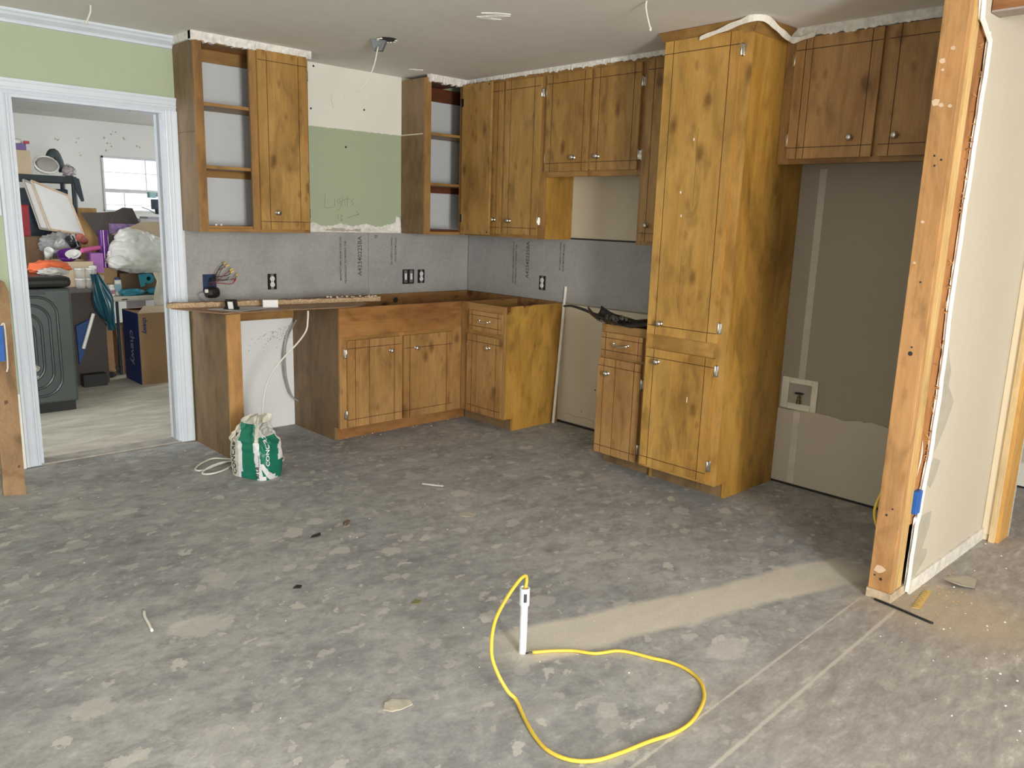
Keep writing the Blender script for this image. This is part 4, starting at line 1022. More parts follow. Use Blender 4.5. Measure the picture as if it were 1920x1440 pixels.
t = thing('yellow_cable', 'yellow flat electrical cable looping out of the white floor conduit', 'cable', (-2.45, -3.5, 0))
m = MB().tube(spline(pts, 8), .0058, 10)
m.build('jacket', YELLOWC, t, smooth=True)
MB().tube([(-2.440, -3.255, .0065), (-2.452, -3.248, .0065), (-2.462, -3.246, .006)], .0025, 6).build('bare_end', BLACK, t)

# ------------------------------------------------------------------ leaning stick, dust pan
tag(MB().tube([(-.098, -1.110, .011), (-.013, -1.098, 1.000)], .0105, 14).build('white_rod', plain('white_rod', (.74, .72, .66), .4), smooth=True, bevel=.001), 'long white plastic rod leaning on the wall beside the chipped end panel', 'rod')
t = thing('dustpan', 'black dustpan full of debris resting on the slim drawer base', 'dustpan', (-.52, -2.0, .87))
DP = Matrix.Translation((-.520, -1.985, .871)) @ Matrix.Rotation(R_(-98), 4, 'Z')
def dpan(a, b):
    # a: along pan (0 lip, 1 back), b across
    L, W = .40, .20 - .09 * a * a
    bb = b * 2 - 1
    rise = .052 * (abs(bb) ** 5) * (.15 + .85 * a) + (.030 * max(0, (a - .72) / .28) ** 1.5)
    return DP @ Vector((L * (.5 - a), W * bb / 2, .002 + rise))
m = MB(); m.grid(dpan, 20, 16); m.build('pan', BLACK, t, smooth=True, thick=.004, recalc=False)
MB().tube(spline([DP @ Vector(q) for q in ((-.185, 0, .030), (-.24, 0, .040), (-.32, 0, .052), (-.42, 0, .060), (-.49, 0, .052))], 6), lambda s: .017 - .004 * s, 10, flat=.55).build('handle', BLACK, t, smooth=True)
m = MB(); rr = random.Random(2)
for i in range(60):
    a, b = rr.random() * .6 - .3, rr.random() * 2 - 1
    s = .004 + rr.random() * .011
    c = DP @ Vector((-.03 + a * .30, b * .075, .008 + rr.random() * .024))
    m.lathe(c, (rr.random() - .5, rr.random() - .5, rr.random()), [(s * .6, 0), (s, s * .6), (s * .5, s), (0, s * 1.1)], 5)
m.build('debris', plain('brown_debris', (.075, .062, .052), .9, 0, .4, 40), t, kind='stuff')

# ------------------------------------------------------------------ valve box
t = thing('ice_maker_box', 'ivory recessed water valve box in the fridge alcove wall', 'valve box', FR(2.92, 0, .455))
u0, u1, z0, z1 = 2.815, 3.028, .452, .632
a0, a1, b0, b1 = 2.857, 2.993, .487, .600
m = MB()
m.fbox(FR, u0, a0, .004, .016, z0, z1).fbox(FR, a1, u1, .004, .016, z0, z1).fbox(FR, a0, a1, .004, .016, z0, b0).fbox(FR, a0, a1, .004, .016, b1, z1)
m.build('frame', IVORY, t, bevel=.003)
m = MB(); m.fbox(FR, a0 - .002, a1 + .002, .0042, .0052, b0 - .002, b1 + .002)
m.build('recess', plain('valve_recess', (.36, .34, .28), .6), t)
v = MB().lathe(FR(2.925, .018, .489), (0, 0, 1), [(.013, 0), (.013, .018), (.009, .022), (.009, .040), (.005, .042), (.005, .056)], 12).build('valve', BRASS, t, smooth=True, auto=40)
MB().lathe(FR(2.925, .018, .545), (0, 0, 1), [(.006, 0), (.026, .002), (.026, .006), (.006, .008)], 14).build('valve_handle', BLACKM, v)

# ------------------------------------------------------------------ stub wall with bare studs
wall_p = bpy.data.objects.new('wall_partition', None); COL.objects.link(wall_p); wall_p.location = (-.5, -3.86, 0); WLOC[wall_p.name] = Vector((-.5, -3.86, 0)); wall_p['kind'] = 'structure'
S0, S1 = -3.913, -3.824
MB().box(-1.078, -1.041, S0, S1, .04, H).build('stud', W_STUD, wall_p, bevel=.0025)
MB().box(-1.040, -1.003, S0 + .002, S1, .04, H).build('stud', W_STUDY, wall_p, bevel=.002)
MB().box(-1.002, -.965, S0 + .001, S1, .04, H).build('stud', W_STUDY, wall_p, bevel=.002)
MB().box(-.9645, -.872, S0 + .005, S1, .30, H).build('stud', wood('stud_fir_red', (.56, .29, .12), (.48, .23, .085), (.32, .13, .045), 'z', .6, .4, 0, .5, 2.2, .2), wall_p, bevel=.002)
for zz in (.6, 1.62): MB().box(-.8715, -.55, S0 + .012, S1, zz, zz + .038).build('blocking', W_STUD, wall_p)
MB().box(-.55, -.512, S0 + .005, S1, .04, H).build('stud', W_STUD, wall_p)
MB().box(-1.082, -.02, S0 - .006, S1 + .004, 0, .0395).build('bottom_plate', plain('weathered_plate', (.50, .40, .28), .8, 0, .25, 30), wall_p, bevel=.002)
MB().box(-.964, -.90, S0 + .03, S1, .04, .30).build('cavity_shade_block', BLACKM, wall_p)  # black block standing in for the shade inside the open void
MB().box(-.96, -.005, S1 + .001, S1 + .013, .01, H).build('alcove_drywall', P_TAN, wall_p)
# face drywall with broken left edge
rr = random.Random(21); edge = []
prof = [(.015, -.935), (.10, -.935), (.33, -.930), (.335, -.912), (.455, -.912), (.46, -.905), (.6, -.885), (.8, -.880), (1.0, -.880), (1.2, -.898), (1.4, -.892), (1.6, -.890), (1.8, -.886), (2.05, -.875), (2.18, -.878), (2.205, -.985), (2.26, -1.005), (H, -1.01)]
for i in range(len(prof) - 1):
    (za, xa), (zb, xb) = prof[i], prof[i + 1]; k = max(1, int((zb - za) / .03))
    for j in range(k): edge.append((xa + (xb - xa) * j / k + (rr.random() - .5) * .006, za + (zb - za) * j / k))
edge.append((prof[-1][1], H))
m = MB(); y0, y1 = -3.926, -3.914
P0 = [Vector((x, y0, z)) for x, z in edge]; n = len(P0)
# front face strips + broken edge
for i in range(n - 1):
    a, b = P0[i], P0[i + 1]
    m.add([a, Vector((.0, y0, a.z)), Vector((.0, y0, b.z)), b], [(0, 1, 2, 3)], 0)
    m.add([a, b, Vector((b.x - .004, y1, b.z)), Vector((a.x - .004, y1, a.z))], [(0, 1, 2, 3)], 1)
    m.add([Vector((a.x - .004, y1, a.z)), Vector((.0, y1, a.z)), Vector((.0, y1, b.z)), Vector((b.x - .004, y1, b.z))], [(0, 1, 2, 3)], 1)
m.build('drywall', [P_BEIGE, P_GYP], wall_p, recalc=False)
# crumbling white edge bead
ed = [Vector((x - .002 + (rr.random() - .5) * .004, -3.927, z)) for x, z in edge[::2]]
m = MB().tube(ed, lambda s: .009, 5); m.build('broken_gypsum_edge', P_GYP, wall_p)
# torn face paper patches
def tornpatch(pts):
    MB().prism([(x, -3.9275, z) for x, z in pts], (0, .001, 0)).build('torn_face_paper', P_TORN, wall_p)
tornpatch([(-.874, 1.16), (-.862, 1.13), (-.868, 1.05), (-.835, .99), (-.786, .92), (-.790, .86), (-.70, .785), (-.757, .69), (-.836, .60), (-.874, .58)])
tornpatch([(-.872, .55), (-.83, .565), (-.756, .54), (-.795, .47), (-.835, .44), (-.872, .46)])
tornpatch([(-.905, .33), (-.78, .325), (-.775, .26), (-.83, .17), (-.765, .155), (-.765, .12), (-.88, .05), (-.918, .08), (-.92, .30)])
struct(MB().box(-.925, .0, -3.937, -3.9265, .0, .062).build('baseboard_partition', plain('chipped_white_baseboard', (.72, .70, .64), .6, 0, .18, 25)))
# wood shreds and staples along studs
m = MB()
for i in range(40):
    zz = .5 + rr.random() * 1.7; xx = -.935 + rr.random() * .045
    q = [Vector((xx, S0 + .02, zz)), Vector((xx + (rr.random() - .5) * .02, S0 - .004 - rr.random() * .012, zz + (rr.random() - .3) * .02)), Vector((xx + (rr.random() - .5) * .03, S0 - .002, zz + (rr.random() - .2) * .035))]
    m.tube(q, .0022, 4)
m.build('splinters', W_STUD, wall_p, kind='stuff')
m = MB()
for yy, zz, a in ((-3.868, 1.01, .009), (-3.87, 1.035, .004), (-3.885, 1.72, .004), (-3.86, 1.735, .004), (-3.865, 1.70, .004), (-3.86, .36, .005), (-3.88, .39, .004), (-3.87, 1.28, .004), (-3.87, .09, .006), (-3.845, .10, .004)):
    m.lathe((-1.0775, yy, zz), (-1, 0, 0), [(a, 0), (a, .0012)], 8)
m.build('nail_hole', BLACKM, wall_p)
m = MB()
for yy, zz, a in ((-3.845, 2.06, .012), (-3.875, 2.10, .009), (-3.85, 2.03, .006), (-3.84, 1.92, .016), (-3.86, 1.91, .010), (-3.89, 1.905, .008), (-3.85, 1.5, .007), (-3.84, 1.35, .006), (-3.86, .13, .022)):
    m.add([Vector((-1.0788, yy + a * math.cos(k * .9 + a * 90) * (1 + .3 * math.sin(k * 2.1)), zz + a * .8 * math.sin(k * .9 + a * 90))) for k in range(7)], [tuple(range(7))])
m.build('paint_smear', plain('plaster_smear', (.64, .48, .34), .8), wall_p, recalc=False)
# blue box in the stub wall
t = thing('outlet_box', 'blue plastic outlet box set in the broken edge of the partition wall', 'electrical box', (-.93, -3.91, .36))
MB().box(-.963, -.916, -3.930, -3.870, .352, .448).build('box', BLUEBOX, t, bevel=.003)
MB().box(-.914, -.896, -3.929, -3.9265, .375, .44).build('plaster_lip', P_GYP, t)
m = MB().tube(spline([(-.958, -3.890, .72), (-.940, -3.902, .67), (-.930, -3.908, .60), (-.938, -3.906, .54), (-.958, -3.902, .48), (-.962, -3.895, .45)], 6), .004, 8)
tag(m.build('white_cable', WCABLE, smooth=True), 'short white cable curving over the stud edge above the blue outlet box', 'cable')
m = MB().tube(spline([(-1.02, -3.816, .45), (-1.035, -3.800, .38), (-1.03, -3.796, .33), (-1.02, -3.812, .27)], 6), .006, 8)
tag(m.build('yellow_cable', YELLOWC, smooth=True), 'bit of yellow cable bulging behind the bare wood post', 'cable')
# header beam near top right
beam = struct(MB().box(-.916, -.815, -8.29, -3.93, 2.245, H).build('ceiling_beam', [W_BEAM]))
MB().box(-.914, -.817, -8.29, -3.93, 2.238, 2.245).build('beam_underside', plain('beam_underside_gray', (.36, .31, .27), .8, 0, .15, 14), beam)

# ------------------------------------------------------------------ doorway in right wall and hall beyond
door2 = bpy.data.objects.new('door_2', None); COL.objects.link(door2); door2.location = (.05, -4.4, 0); WLOC[door2.name] = Vector((.05, -4.4, 0)); door2['kind'] = 'structure'
MB().box(-.018, 0, -3.962, -3.927, .035, 2.1).build('casing', P_CREAM, door2, bevel=.002)
MB().box(-.016, .012, -3.958, -3.928, .001, .12).build('casing_foot', plain('chipped_plinth', (.72, .64, .50), .7, 0, .2, 25), door2, bevel=.004)
MB().box(-.030, -.002, -3.990, -3.963, .0, 2.1).build('stop_strip', W_PALE, door2, bevel=.003)
MB().box(-.014, .128, -4.006, -3.986, .0, 2.06).build('jamb', W_ORANGE, door2, bevel=.002)
MB().box(.129, .150, -4.006, -3.93, .0, 2.06).build('jamb_film', FILM2, door2)
MB().box(-.014, .128, -4.87, -4.85, .0, 2.06).build('jamb', W_ORANGE, door2, bevel=.002)
MB().box(-.014, .128, -4.85, -4.006, 2.04, 2.06).build('head_jamb', W_ORANGE, door2)
hw = MB().box(1.08, 1.18, -6.6, -2.5, 0, H).box(.11, 1.08, -2.6, -2.5, 0, H).box(.11, 1.18, -6.6, -6.5, 0, H)
wh = struct(hw.build('wall_hall', P_BEIGE))
MB().box(1.070, 1.08, -6.5, -2.6, .012, .15).build('unpainted_strip', P_WHITE, wh)
MB().box(1.066, 1.08, -6.5, -2.6, 0, .012).build('floor_gap', BLACKM, wh)
struct(MB().box(.11, 1.18, -6.6, -2.5, H, H + .1).build('ceiling_hall', P_CEIL))

# ------------------------------------------------------------------ ceiling junction box and loose wires
t = thing('ceiling_box', 'gray ceiling electrical box hanging open with a white wire', 'electrical box', (-1.50, -.97, 2.38))
MB().prism([(-1.545, -.93, 2.433), (-1.475, -.985, 2.433), (-1.500, -.975, 2.372), (-1.535, -.945, 2.372)], (.035, .035, 0)).build('box', GRAYMET, t, bevel=.003)
m = MB(); m.lathe((-1.475, -.99, 2.428), (0, 0, 1), [(.055, 0), (.060, .005)], 18); m.build('ragged_hole', BLACKM, t)
m = MB(); rr = random.Random(9)
for i in range(9):
    a = rr.random() * 6.28; m.lathe((-1.475 + math.cos(a) * .052, -.99 + math.sin(a) * .052, 2.424), (0, 0, 1), [(.006, 0), (.009, .005), (.004, .009)], 6)
m.build('plaster_rim', P_GYP, t)
MB().tube(spline([(-1.515, -.965, 2.39), (-1.534, -.986, 2.372), (-1.555, -.986, 2.290), (-1.598, -.986, 2.199), (-1.650, -.986, 2.140), (-1.675, -.986, 2.128)], 6), .0042, 8).build('wire', WCABLE, t, smooth=True)
# right wire hangs from the ceiling in front of the pantry
wr = MB().tube(spline([(-1.196, -2.60, 2.433), (-1.199, -2.60, 2.41), (-1.186, -2.60, 2.374), (-1.164, -2.60, 2.335), (-1.158, -2.60, 2.328)], 6), .0042, 8)
wr.lathe((-1.156, -2.60, 2.313), (0, 0, 1), [(.006, 0), (.0065, .012), (.004, .018)], 8)
tag(wr.build('ceiling_wire', WCABLE, smooth=True), 'white wire dangling from the ceiling left of the pantry top', 'wire')
wl = MB().tube(spline([(-2.862, -.45, 2.433), (-2.866, -.452, 2.40), (-2.876, -.452, 2.375), (-2.886, -.452, 2.352)], 6), .0045, 8)
wl.lathe((-2.888, -.452, 2.340), (0, 0, 1), [(.007, 0), (.0075, .012), (.0045, .018)], 8)
tag(wl.build('ceiling_wire', WCABLE, smooth=True), 'white wire dangling from the ceiling above the doorway', 'wire')

# ------------------------------------------------------------------ left edge: plank with blue box, switch plate
t = thing('leaning_plank', 'brown wooden plank leaning on the green wall left of the doorway', 'plank', (-3.39, -.40, 0))
def plk(a, h, d):   # a across, h along height 0..1.06, d thickness
    k = h / 1.06
    return Vector((-3.436 + .092 * a + .096 * k + 0, -.405 - .042 * a * (1 - k) + .385 * k - d, h))
m = MB(); th = .03
hs = [(0, 0), (0, 1), (1.0, 1), (1.05, .82), (1.062, .55), (1.055, 0)]
pl = [plk(a, h, 0) for h, a in hs]; pf = [plk(a, h, th) for h, a in hs]
m.add(pl + pf, [tuple(range(6)), tuple(reversed(range(6, 12)))] + [(i, (i + 1) % 6, 6 + (i + 1) % 6, 6 + i) for i in range(6)])
m.build('board', W_PLANK, t, bevel=.0015)
MB().add([plk(.35, .44, th + .001), plk(.52, .445, th + .001), plk(.50, .46, th + .001), plk(.36, .458, th + .001)], [(0, 1, 2, 3)]).add([plk(.72, .13, th + .001), plk(.84, .13, th + .001), plk(.84, .145, th + .001), plk(.72, .14, th + .001)], [(0, 1, 2, 3)]).build('scuff', plain('wood_scuff', (.13, .06, .03), .7), t, recalc=False)
bx = thing('outlet_box', 'blue plastic outlet box with white wire fixed on the leaning plank at left edge', 'electrical box', (-3.36, -.2, .66))
m = MB(); q = [plk(-.35, .66, th), plk(.46, .66, th), plk(.46, .835, th), plk(-.35, .835, th)]
m.prism(q, (0, -.055, 0)); m.build('box', BLUEBOX, bx, bevel=.004)
MB().tube(spline([plk(.40, .83, th + .03), plk(.55, .845, th + .02), plk(.62, .82, th + .012), plk(.63, .72, th + .010), plk(.62, .63, th + .008), plk(.56, .60, th + .006)], 6), .005, 8).build('wire', WCABLE, bx, smooth=True)
t = thing('switch_plate', 'white switch plate on the green wall at the left edge of the frame', 'switch', (-3.25, 0, 1.40))
MB().box(-3.31, -3.2375, -.006, 0, 1.395, 1.552).build('plate', P_TRIM, t, bevel=.003)
MB().box(-3.279, -3.269, -.016, -.006, 1.46, 1.485).build('toggle', WHITEP, t)

# ------------------------------------------------------------------ floor litter
tag(MB().tube(spline([(-1.091, -3.862, .005), (-1.10, -3.95, .005), (-1.112, -4.04, .004), (-1.120, -4.094, .004)], 4), .007, 8, flat=.6).build('black_strip', BLACK, smooth=True), 'thin black rubber strip on the floor before the wood post', 'strip')
def flat(name, pts, mat, label, cat, th=.002, z=.001, lift=None):
    P = [(x, y, z + (lift[i] if lift else 0)) for i, (x, y) in enumerate(pts)]
    return tag(MB().prism(P, (0, 0, th)).build(name, mat), label, cat)
flat('torn_paper', [(-.700, -3.985), (-.60, -3.985), (-.54, -4.035), (-.555, -4.075), (-.60, -4.085), (-.66, -4.098), (-.70, -4.06), (-.715, -4.02)], P_TORN, 'curled piece of tan drywall paper on the floor right of the wood post', 'paper', .0015, .002, [.018, .0, .0, 0, 0, .004, .012, .02])
rl = thing('ruler_piece', 'broken piece of yellow ruler lying in sawdust by the wood post', 'ruler', (-.95, -3.99, 0))
dv = Vector((.23, .0, 0)); 
A0, A1 = Vector((-1.043, -3.990, .001)), Vector((-.838, -3.962, .001)); sd = Vector((.012, -.026, 0))
MB().prism([A0, A1, A1 + sd, A0 + sd], (0, 0, .003)).build('blade', plain('ruler_yellow', (.62, .42, .12), .6), rl)
m = MB()
for i in range(11):
    c = A0 + (A1 - A0) * ((i + .5) / 11); m.prism([c + Vector((0, 0, .0031)), c + (A1 - A0) * .012 + Vector((0, 0, .0031)), c + (A1 - A0) * .012 + sd * (.6 if i % 2 else .35) + Vector((0, 0, .0031)), c + sd * (.6 if i % 2 else .35) + Vector((0, 0, .0031))], (0, 0, .0003))
m.build('marks', BLACKM, rl)
tag(MB().tube(spline([(-3.333, -2.125, .006), (-3.345, -2.165, .006), (-3.352, -2.22, .006), (-3.362, -2.285, .006)], 5), .0055, 8).build('wire_scrap', WCABLE, smooth=True), 'curved white wire scrap on the open floor in the left foreground', 'wire')
flat('plastic_sliver', [(-1.648, -1.585), (-1.615, -1.635), (-1.583, -1.690), (-1.590, -1.700), (-1.630, -1.650), (-1.660, -1.595)], WHITEP, 'slim white sliver on the floor in front of the drawer base', 'scrap', .003)
m = MB().tube(spline([(-2.318, -1.85, .003), (-2.30, -1.825, .004), (-2.268, -1.805, .003)], 4), .0035, 5).tube(spline([(-2.312, -1.86, .003), (-2.285, -1.84, .004), (-2.262, -1.812, .003)], 4), .003, 5)
tag(m.build('dry_needle', plain('dry_needle', (.16, .09, .04), .8)), 'pair of dry brown needles on the middle of the floor', 'twig')
flat('dark_scrap', [(-2.515, -1.885), (-2.49, -1.895), (-2.462, -1.885), (-2.45, -1.86), (-2.475, -1.868), (-2.50, -1.872)], BLACKM, 'black scrap on the floor left of the dry needles', 'scrap', .004)
flat('dark_scrap', [(-2.825, -2.295), (-2.80, -2.312), (-2.785, -2.295), (-2.80, -2.28)], BLACKM, 'black scrap in the middle of the left floor, nearer the camera than the other', 'scrap', .004)
flat('leaf_scrap', [(-2.545, -2.70), (-2.52, -2.715), (-2.495, -2.70), (-2.51, -2.68)], plain('leaf_olive', (.20, .19, .08), .8), 'small olive leaf scrap on the floor beyond the yellow cable', 'leaf', .003)
flat('thinset_chip', [(-3.01, -3.19), (-2.985, -3.165), (-2.955, -3.165), (-2.92, -3.205), (-2.925, -3.225), (-2.965, -3.225), (-2.995, -3.215)], plain('thinset_tan', (.50, .46, .38), .9, 0, .2, 40, .5), 'tan chip of old mortar on the foreground floor left of the yellow cable', 'chip', .003)
flat('thinset_chip', [(-1.80, -2.08), (-1.745, -2.085), (-1.72, -2.13), (-1.76, -2.15), (-1.80, -2.12)], plain('thinset_tan', (.50, .46, .38), .9), 'tan mortar chip on the mid floor in front of the drawer base and pantry', 'chip', .002)
# crumbs
def crumbs(n, box_, smin, smax, mat, name, seed, label):
    rr = random.Random(seed); m = MB()
    for i in range(n):
        x = rr.uniform(box_[0], box_[1]); y = rr.uniform(box_[2], box_[3]); s = rr.uniform(smin, smax)
        m.lathe((x, y, 0.0), (rr.uniform(-.3, .3), rr.uniform(-.3, .3), 1), [(s * .8, 0), (s, s * .35), (s * .5, s * .7)], 5)
    o = m.build(name, mat, floor); o['kind'] = 'stuff'
    return o
crumbs(60, (-1.7, 0.0, -4.6, -3.95), .001, .005, P_GYP, 'plaster_crumbs', 31, '')
crumbs(60, (-3.6, -.8, -3.6, -.7), .0012, .004, P_GYP, 'plaster_crumbs', 32, '')
crumbs(26, (-1.56, -.5, -.62, -.53), .002, .006, P_GYP, 'plaster_crumbs', 33, '')
crumbs(40, (-1.1, -.5, -4.12, -3.94), .002, .007, plain('wood_crumb', (.45, .30, .16), .9), 'wood_crumbs', 34, '')
crumbs(30, (-3.3, -2.2, -.2, .0), .002, .008, plain('gray_crumb', (.40, .38, .34), .9), 'grit', 35, '')

# ------------------------------------------------------------------ workshop beyond the doorway
#@GARAGE@
w = MB()
Y5 = 5.5
wx0, wx1, wz0, wz1 = -1.056, .20, 1.395, 2.040
w.box(-5.0, wx0, Y5, Y5 + .1, 0, H).box(wx1, 1.3, Y5, Y5 + .1, 0, H).box(wx0, wx1, Y5, Y5 + .1, 0, wz0).box(wx0, wx1, Y5, Y5 + .1, wz1, H)
wall_far = struct(w.build('wall_far', P_SHOP))
struct(MB().box(-5.1, -5.0, .11, 5.6, 0, H).build('wall_workshop_left', P_SHOP))
struct(MB().box(1.2, 1.3, .11, 5.6, 0, H).build('wall_workshop_right', P_SHOP))
struct(MB().box(-5.1, 1.3, .11, 5.6, H, H + .1).build('ceiling_workshop', paint('popcorn_ceiling', (.62, .62, .60), .15, .9, .9)))
win = bpy.data.objects.new('window_1', None); COL.objects.link(win); win.location = ((wx0 + wx1) / 2, Y5, wz0); WLOC[win.name] = win.location.copy(); win['kind'] = 'structure'
m = MB(); m.box(wx0, wx1, Y5 - .012, Y5 + .06, wz1 - .02, wz1).box(wx0, wx0 + .02, Y5 - .012, Y5 + .06, wz0, wz1).box(wx1 - .02, wx1, Y5 - .012, Y5 + .06, wz0, wz1).box(wx0, wx1, Y5 - .02, Y5 + .06, wz0, wz0 + .02)
WF = plain('window_frame_vinyl', (.62, .64, .66), .5)
m.build('window_frame', WF, win)
MB().box(wx0, wx1, Y5 + .01, Y5 + .05, 1.622, 1.664).build('meeting_rail', WF, win)
for xx, a, b in ((-.545, 1.664, 2.02), (-.813, 1.415, 1.622), (-.05, 1.664, 2.02), (-.40, 1.415, 1.622)): MB().box(xx - .004, xx + .004, Y5 + .022, Y5 + .03, a, b).build('muntin', WF, win)
for zz in (1.858, 1.475): MB().box(wx0 + .02, wx1 - .02, Y5 + .022, Y5 + .03, zz - .003, zz + .003).build('muntin', WF, win)
MB().box(wx0 + .02, wx1 - .02, Y5 + .031, Y5 + .034, 1.664, wz1 - .02).build('pane', PANE, win)
MB().box(wx0 + .02, wx1 - .02, Y5 + .031, Y5 + .034, wz0 + .02, 1.622).build('pane', PANE, win)
m = MB(); rr = random.Random(6)
for x, z in ((-1.30, 2.20), (-1.02, 2.26), (-.95, 2.17), (-1.0, 2.12), (-.78, 2.24), (-1.28, 2.05), (-.62, 2.2), (-1.5, 2.2), (-.9, 2.3)):
    for k in range(3):
        m.lathe((x + rr.uniform(-.03, .03), Y5 - .001, z + rr.uniform(-.03, .03)), (0, -1, 0), [(rr.uniform(.004, .012), 0), (.003, .001)], 7)
m.build('wall_specks', SMUDGE, wall_far, kind='stuff')

def blob(name, c, r, mats, parent=None, amp=.18, freq=3.0, nu=36, nv=24, seed=0, flat=None, squash=1.0):
    c = Vector(c)
    def fn(a, v):
        th = 2 * math.pi * a; ph = math.pi * (v - .5)
        d = Vector((math.cos(th) * math.cos(ph), math.sin(th) * math.cos(ph), math.sin(ph)))
        k = 1 + amp * mnoise.noise(d * freq + Vector((seed, seed * 2, 0))) + amp * .7 * (.35 - abs(mnoise.noise(d * freq * 2.1 + Vector((seed, 0, seed))))) + amp * .35 * (.3 - abs(mnoise.noise(d * freq * 4.6 + Vector((seed, 5, seed)))))
        p = c + Vector((d.x * r[0] * k, d.y * r[1] * k, d.z * r[2] * k))
        if flat is not None and p.z < flat: p.z = flat
        return p
    return MB().grid(fn, nu, nv, 0, True).build(name, mats, parent, smooth=True, recalc=False)

# washer
t = thing('washing_machine', 'dark gray washing machine with embossed side panel just inside the doorway', 'washer', (-2.945, 1.65, 0))
STEEL = plain('washer_steel', (.105, .12, .125), .32, .55, .06)
DKST = plain('washer_emboss', (.095, .108, .114), .25, .6, .06)
MB().box(-3.29, -2.60, 1.28, 2.0, .065, .885).build('body', STEEL, t, bevel=.018)
MB().box(-3.27, -2.62, 1.30, 1.98, .0, .064).build('plinth', BLACKM, t)
MB().box(-3.30, -2.59, 1.275, 2.02, .89, .965).build('lid_surround', BLACK, t, bevel=.028)
MB().box(-2.95, -2.76, 1.2785, 1.28, .845, .878).build('vent_plate', plain('washer_vent', (.06, .068, .072), .4, .4), t)
def rrect(cx, z0, z1, hw, rad, y, n=8):
    P = []
    for (ox, oz, a0) in ((cx + hw - rad, z1 - rad, 90), (cx + hw - rad, z0 + rad, 0), (cx - hw + rad, z0 + rad, -90), (cx - hw + rad, z1 - rad, 180)):
        for k in range(n + 1):
            a = R_(a0 - 90 * k / n); P.append((ox + rad * math.cos(a), y, oz + rad * math.sin(a)))
    return P
for hw, z0_, z1_, rad in ((.285, .125, .83, .13), (.235, .18, .775, .12), (.180, .235, .72, .11), (.135, .28, .675, .10)):
    MB().tube(rrect(-2.985, z0_, z1_, hw, rad, 1.280), .010, 8, True, 0, 1.0).build('embossed_ridge', DKST, t, smooth=True)
MB().lathe((-2.86, 1.2785, .33), (0, -1, 0), [(.03, 0), (.028, .01), (.015, .02), (0, .024)], 14).build('plug_cap', CHROME, t, smooth=True)
# things on the washer
tag(blob('orange_cloth', (-2.62, 1.72, .995), (.13, .13, .055), plain('orange_fabric', (.75, .16, .06), .8), amp=.3, seed=2, flat=.966), 'orange cloth heaped on the washing machine', 'cloth')
tag(blob('gray_cloth', (-2.66, 1.45, .985), (.09, .07, .03), plain('gray_fabric', (.50, .48, .46), .8), amp=.3, seed=5, flat=.966), 'small gray cloth on the front of the washing machine top', 'cloth')
tag(blob('dark_bag', (-2.90, 1.88, 1.04), (.10, .10, .085), plain('dark_navy_bag', (.012, .02, .035), .5), amp=.3, seed=7, flat=.966), 'dark blue bag slumped at the back of the washing machine', 'bag')

# dark cabinet behind
t = thing('storage_cabinet', 'dark low cabinet behind the washing machine, holding jars and cartons', 'cabinet', (-2.37, 2.5, 0))
DKC = plain('dark_cabinet', (.05, .036, .032), .5)
MB().box(-2.595, -2.13, 2.14, 2.95, 0, .765).build('body', DKC, t); MB().box(-2.60, -2.12, 2.12, 2.96, .766, .792).build('top', plain('cabinet_top_gray', (.12, .11, .11), .5), t)
# jars
t0 = None
k = 0
for row in range(2):
    for col in range(2):
        x = -2.275 + col * .078; z = .7925 + row * .083
        t = thing('clear_jar', ('upper' if row else 'lower') + ' ' + ('right' if col else 'left') + ' clear round jar of the four stacked on the dark cabinet', 'jar', (x, 2.23, z), 'clear jars on the dark cabinet')
        MB().lathe((x, 2.23, z), (0, 0, 1), [(.034, 0), (.036, .066), (.034, .068)], 16).build('jar_body', CLEAR, t, smooth=True)
        MB().lathe((x, 2.23, z + .0685), (0, 0, 1), [(.038, 0), (.038, .012), (0, .0125)], 16).build('lid', WHITEP, t)
t = thing('clear_pitcher', 'clear plastic pitcher with white lid right of the stacked jars', 'pitcher', (-2.148, 2.32, .7925))
MB().lathe((-2.148, 2.32, .7925), (0, 0, 1), [(.024, 0), (.028, .15), (.026, .15)], 14).build('body', CLEAR, t, smooth=True)
MB().lathe((-2.148, 2.32, .943), (0, 0, 1), [(.030, 0), (.030, .022), (.012, .03), (0, .03)], 14).build('lid', WHITEP, t)
def carton(name, label, x0, x1, y0, y1, z0, z1, mat, flaps=True, inner=CARDD, hole=False, grp=None, fl=.6):
    t = thing(name, label, 'box', ((x0 + x1) / 2, (y0 + y1) / 2, z0), grp)
    th = .005; m = MB()
    m.box(x0, x1, y0, y0 + th, z0, z1).box(x0, x1, y1 - th, y1, z0, z1).box(x0, x0 + th, y0 + th, y1 - th, z0, z1).box(x1 - th, x1, y0 + th, y1 - th, z0, z1).box(x0 + th, x1 - th, y0 + th, y1 - th, z0, z0 + th)
    m.build('body', mat, t)
    if hole: MB().lathe(((x0 + x1) / 2 - .03, y0 - .0005, z1 - .06), (0, -1, 0), [(.024, 0), (.024, .001)], 12).build('hand_hole', BLACKM, t)
    if flaps:
        h = (y1 - y0) * fl
        MB().prism([(x0, y0, z1), (x1, y0, z1), (x1, y0 - h * .85, z1 + h * .3), (x0, y0 - h * .85, z1 + h * .3)], (0, 0, .004)).build('flap', CARDL, t)
        MB().prism([(x0, y1, z1), (x1, y1, z1), (x1, y1 + h * .4, z1 + h * .8), (x0, y1 + h * .4, z1 + h * .8)], (0, 0, .004)).build('flap', CARDL, t)
    return t
t = carton('cardboard_carton', 'open cardboard carton on the dark cabinet behind the clear jars', -2.40, -2.03 - .10, 2.36, 2.75, .7925, 1.0, CARDL, False)
MB().box(-2.355, -2.315, 2.3585, 2.36, .93, .965).build('printed_mark', plain('red_mark', (.25, .08, .07), .6), t)
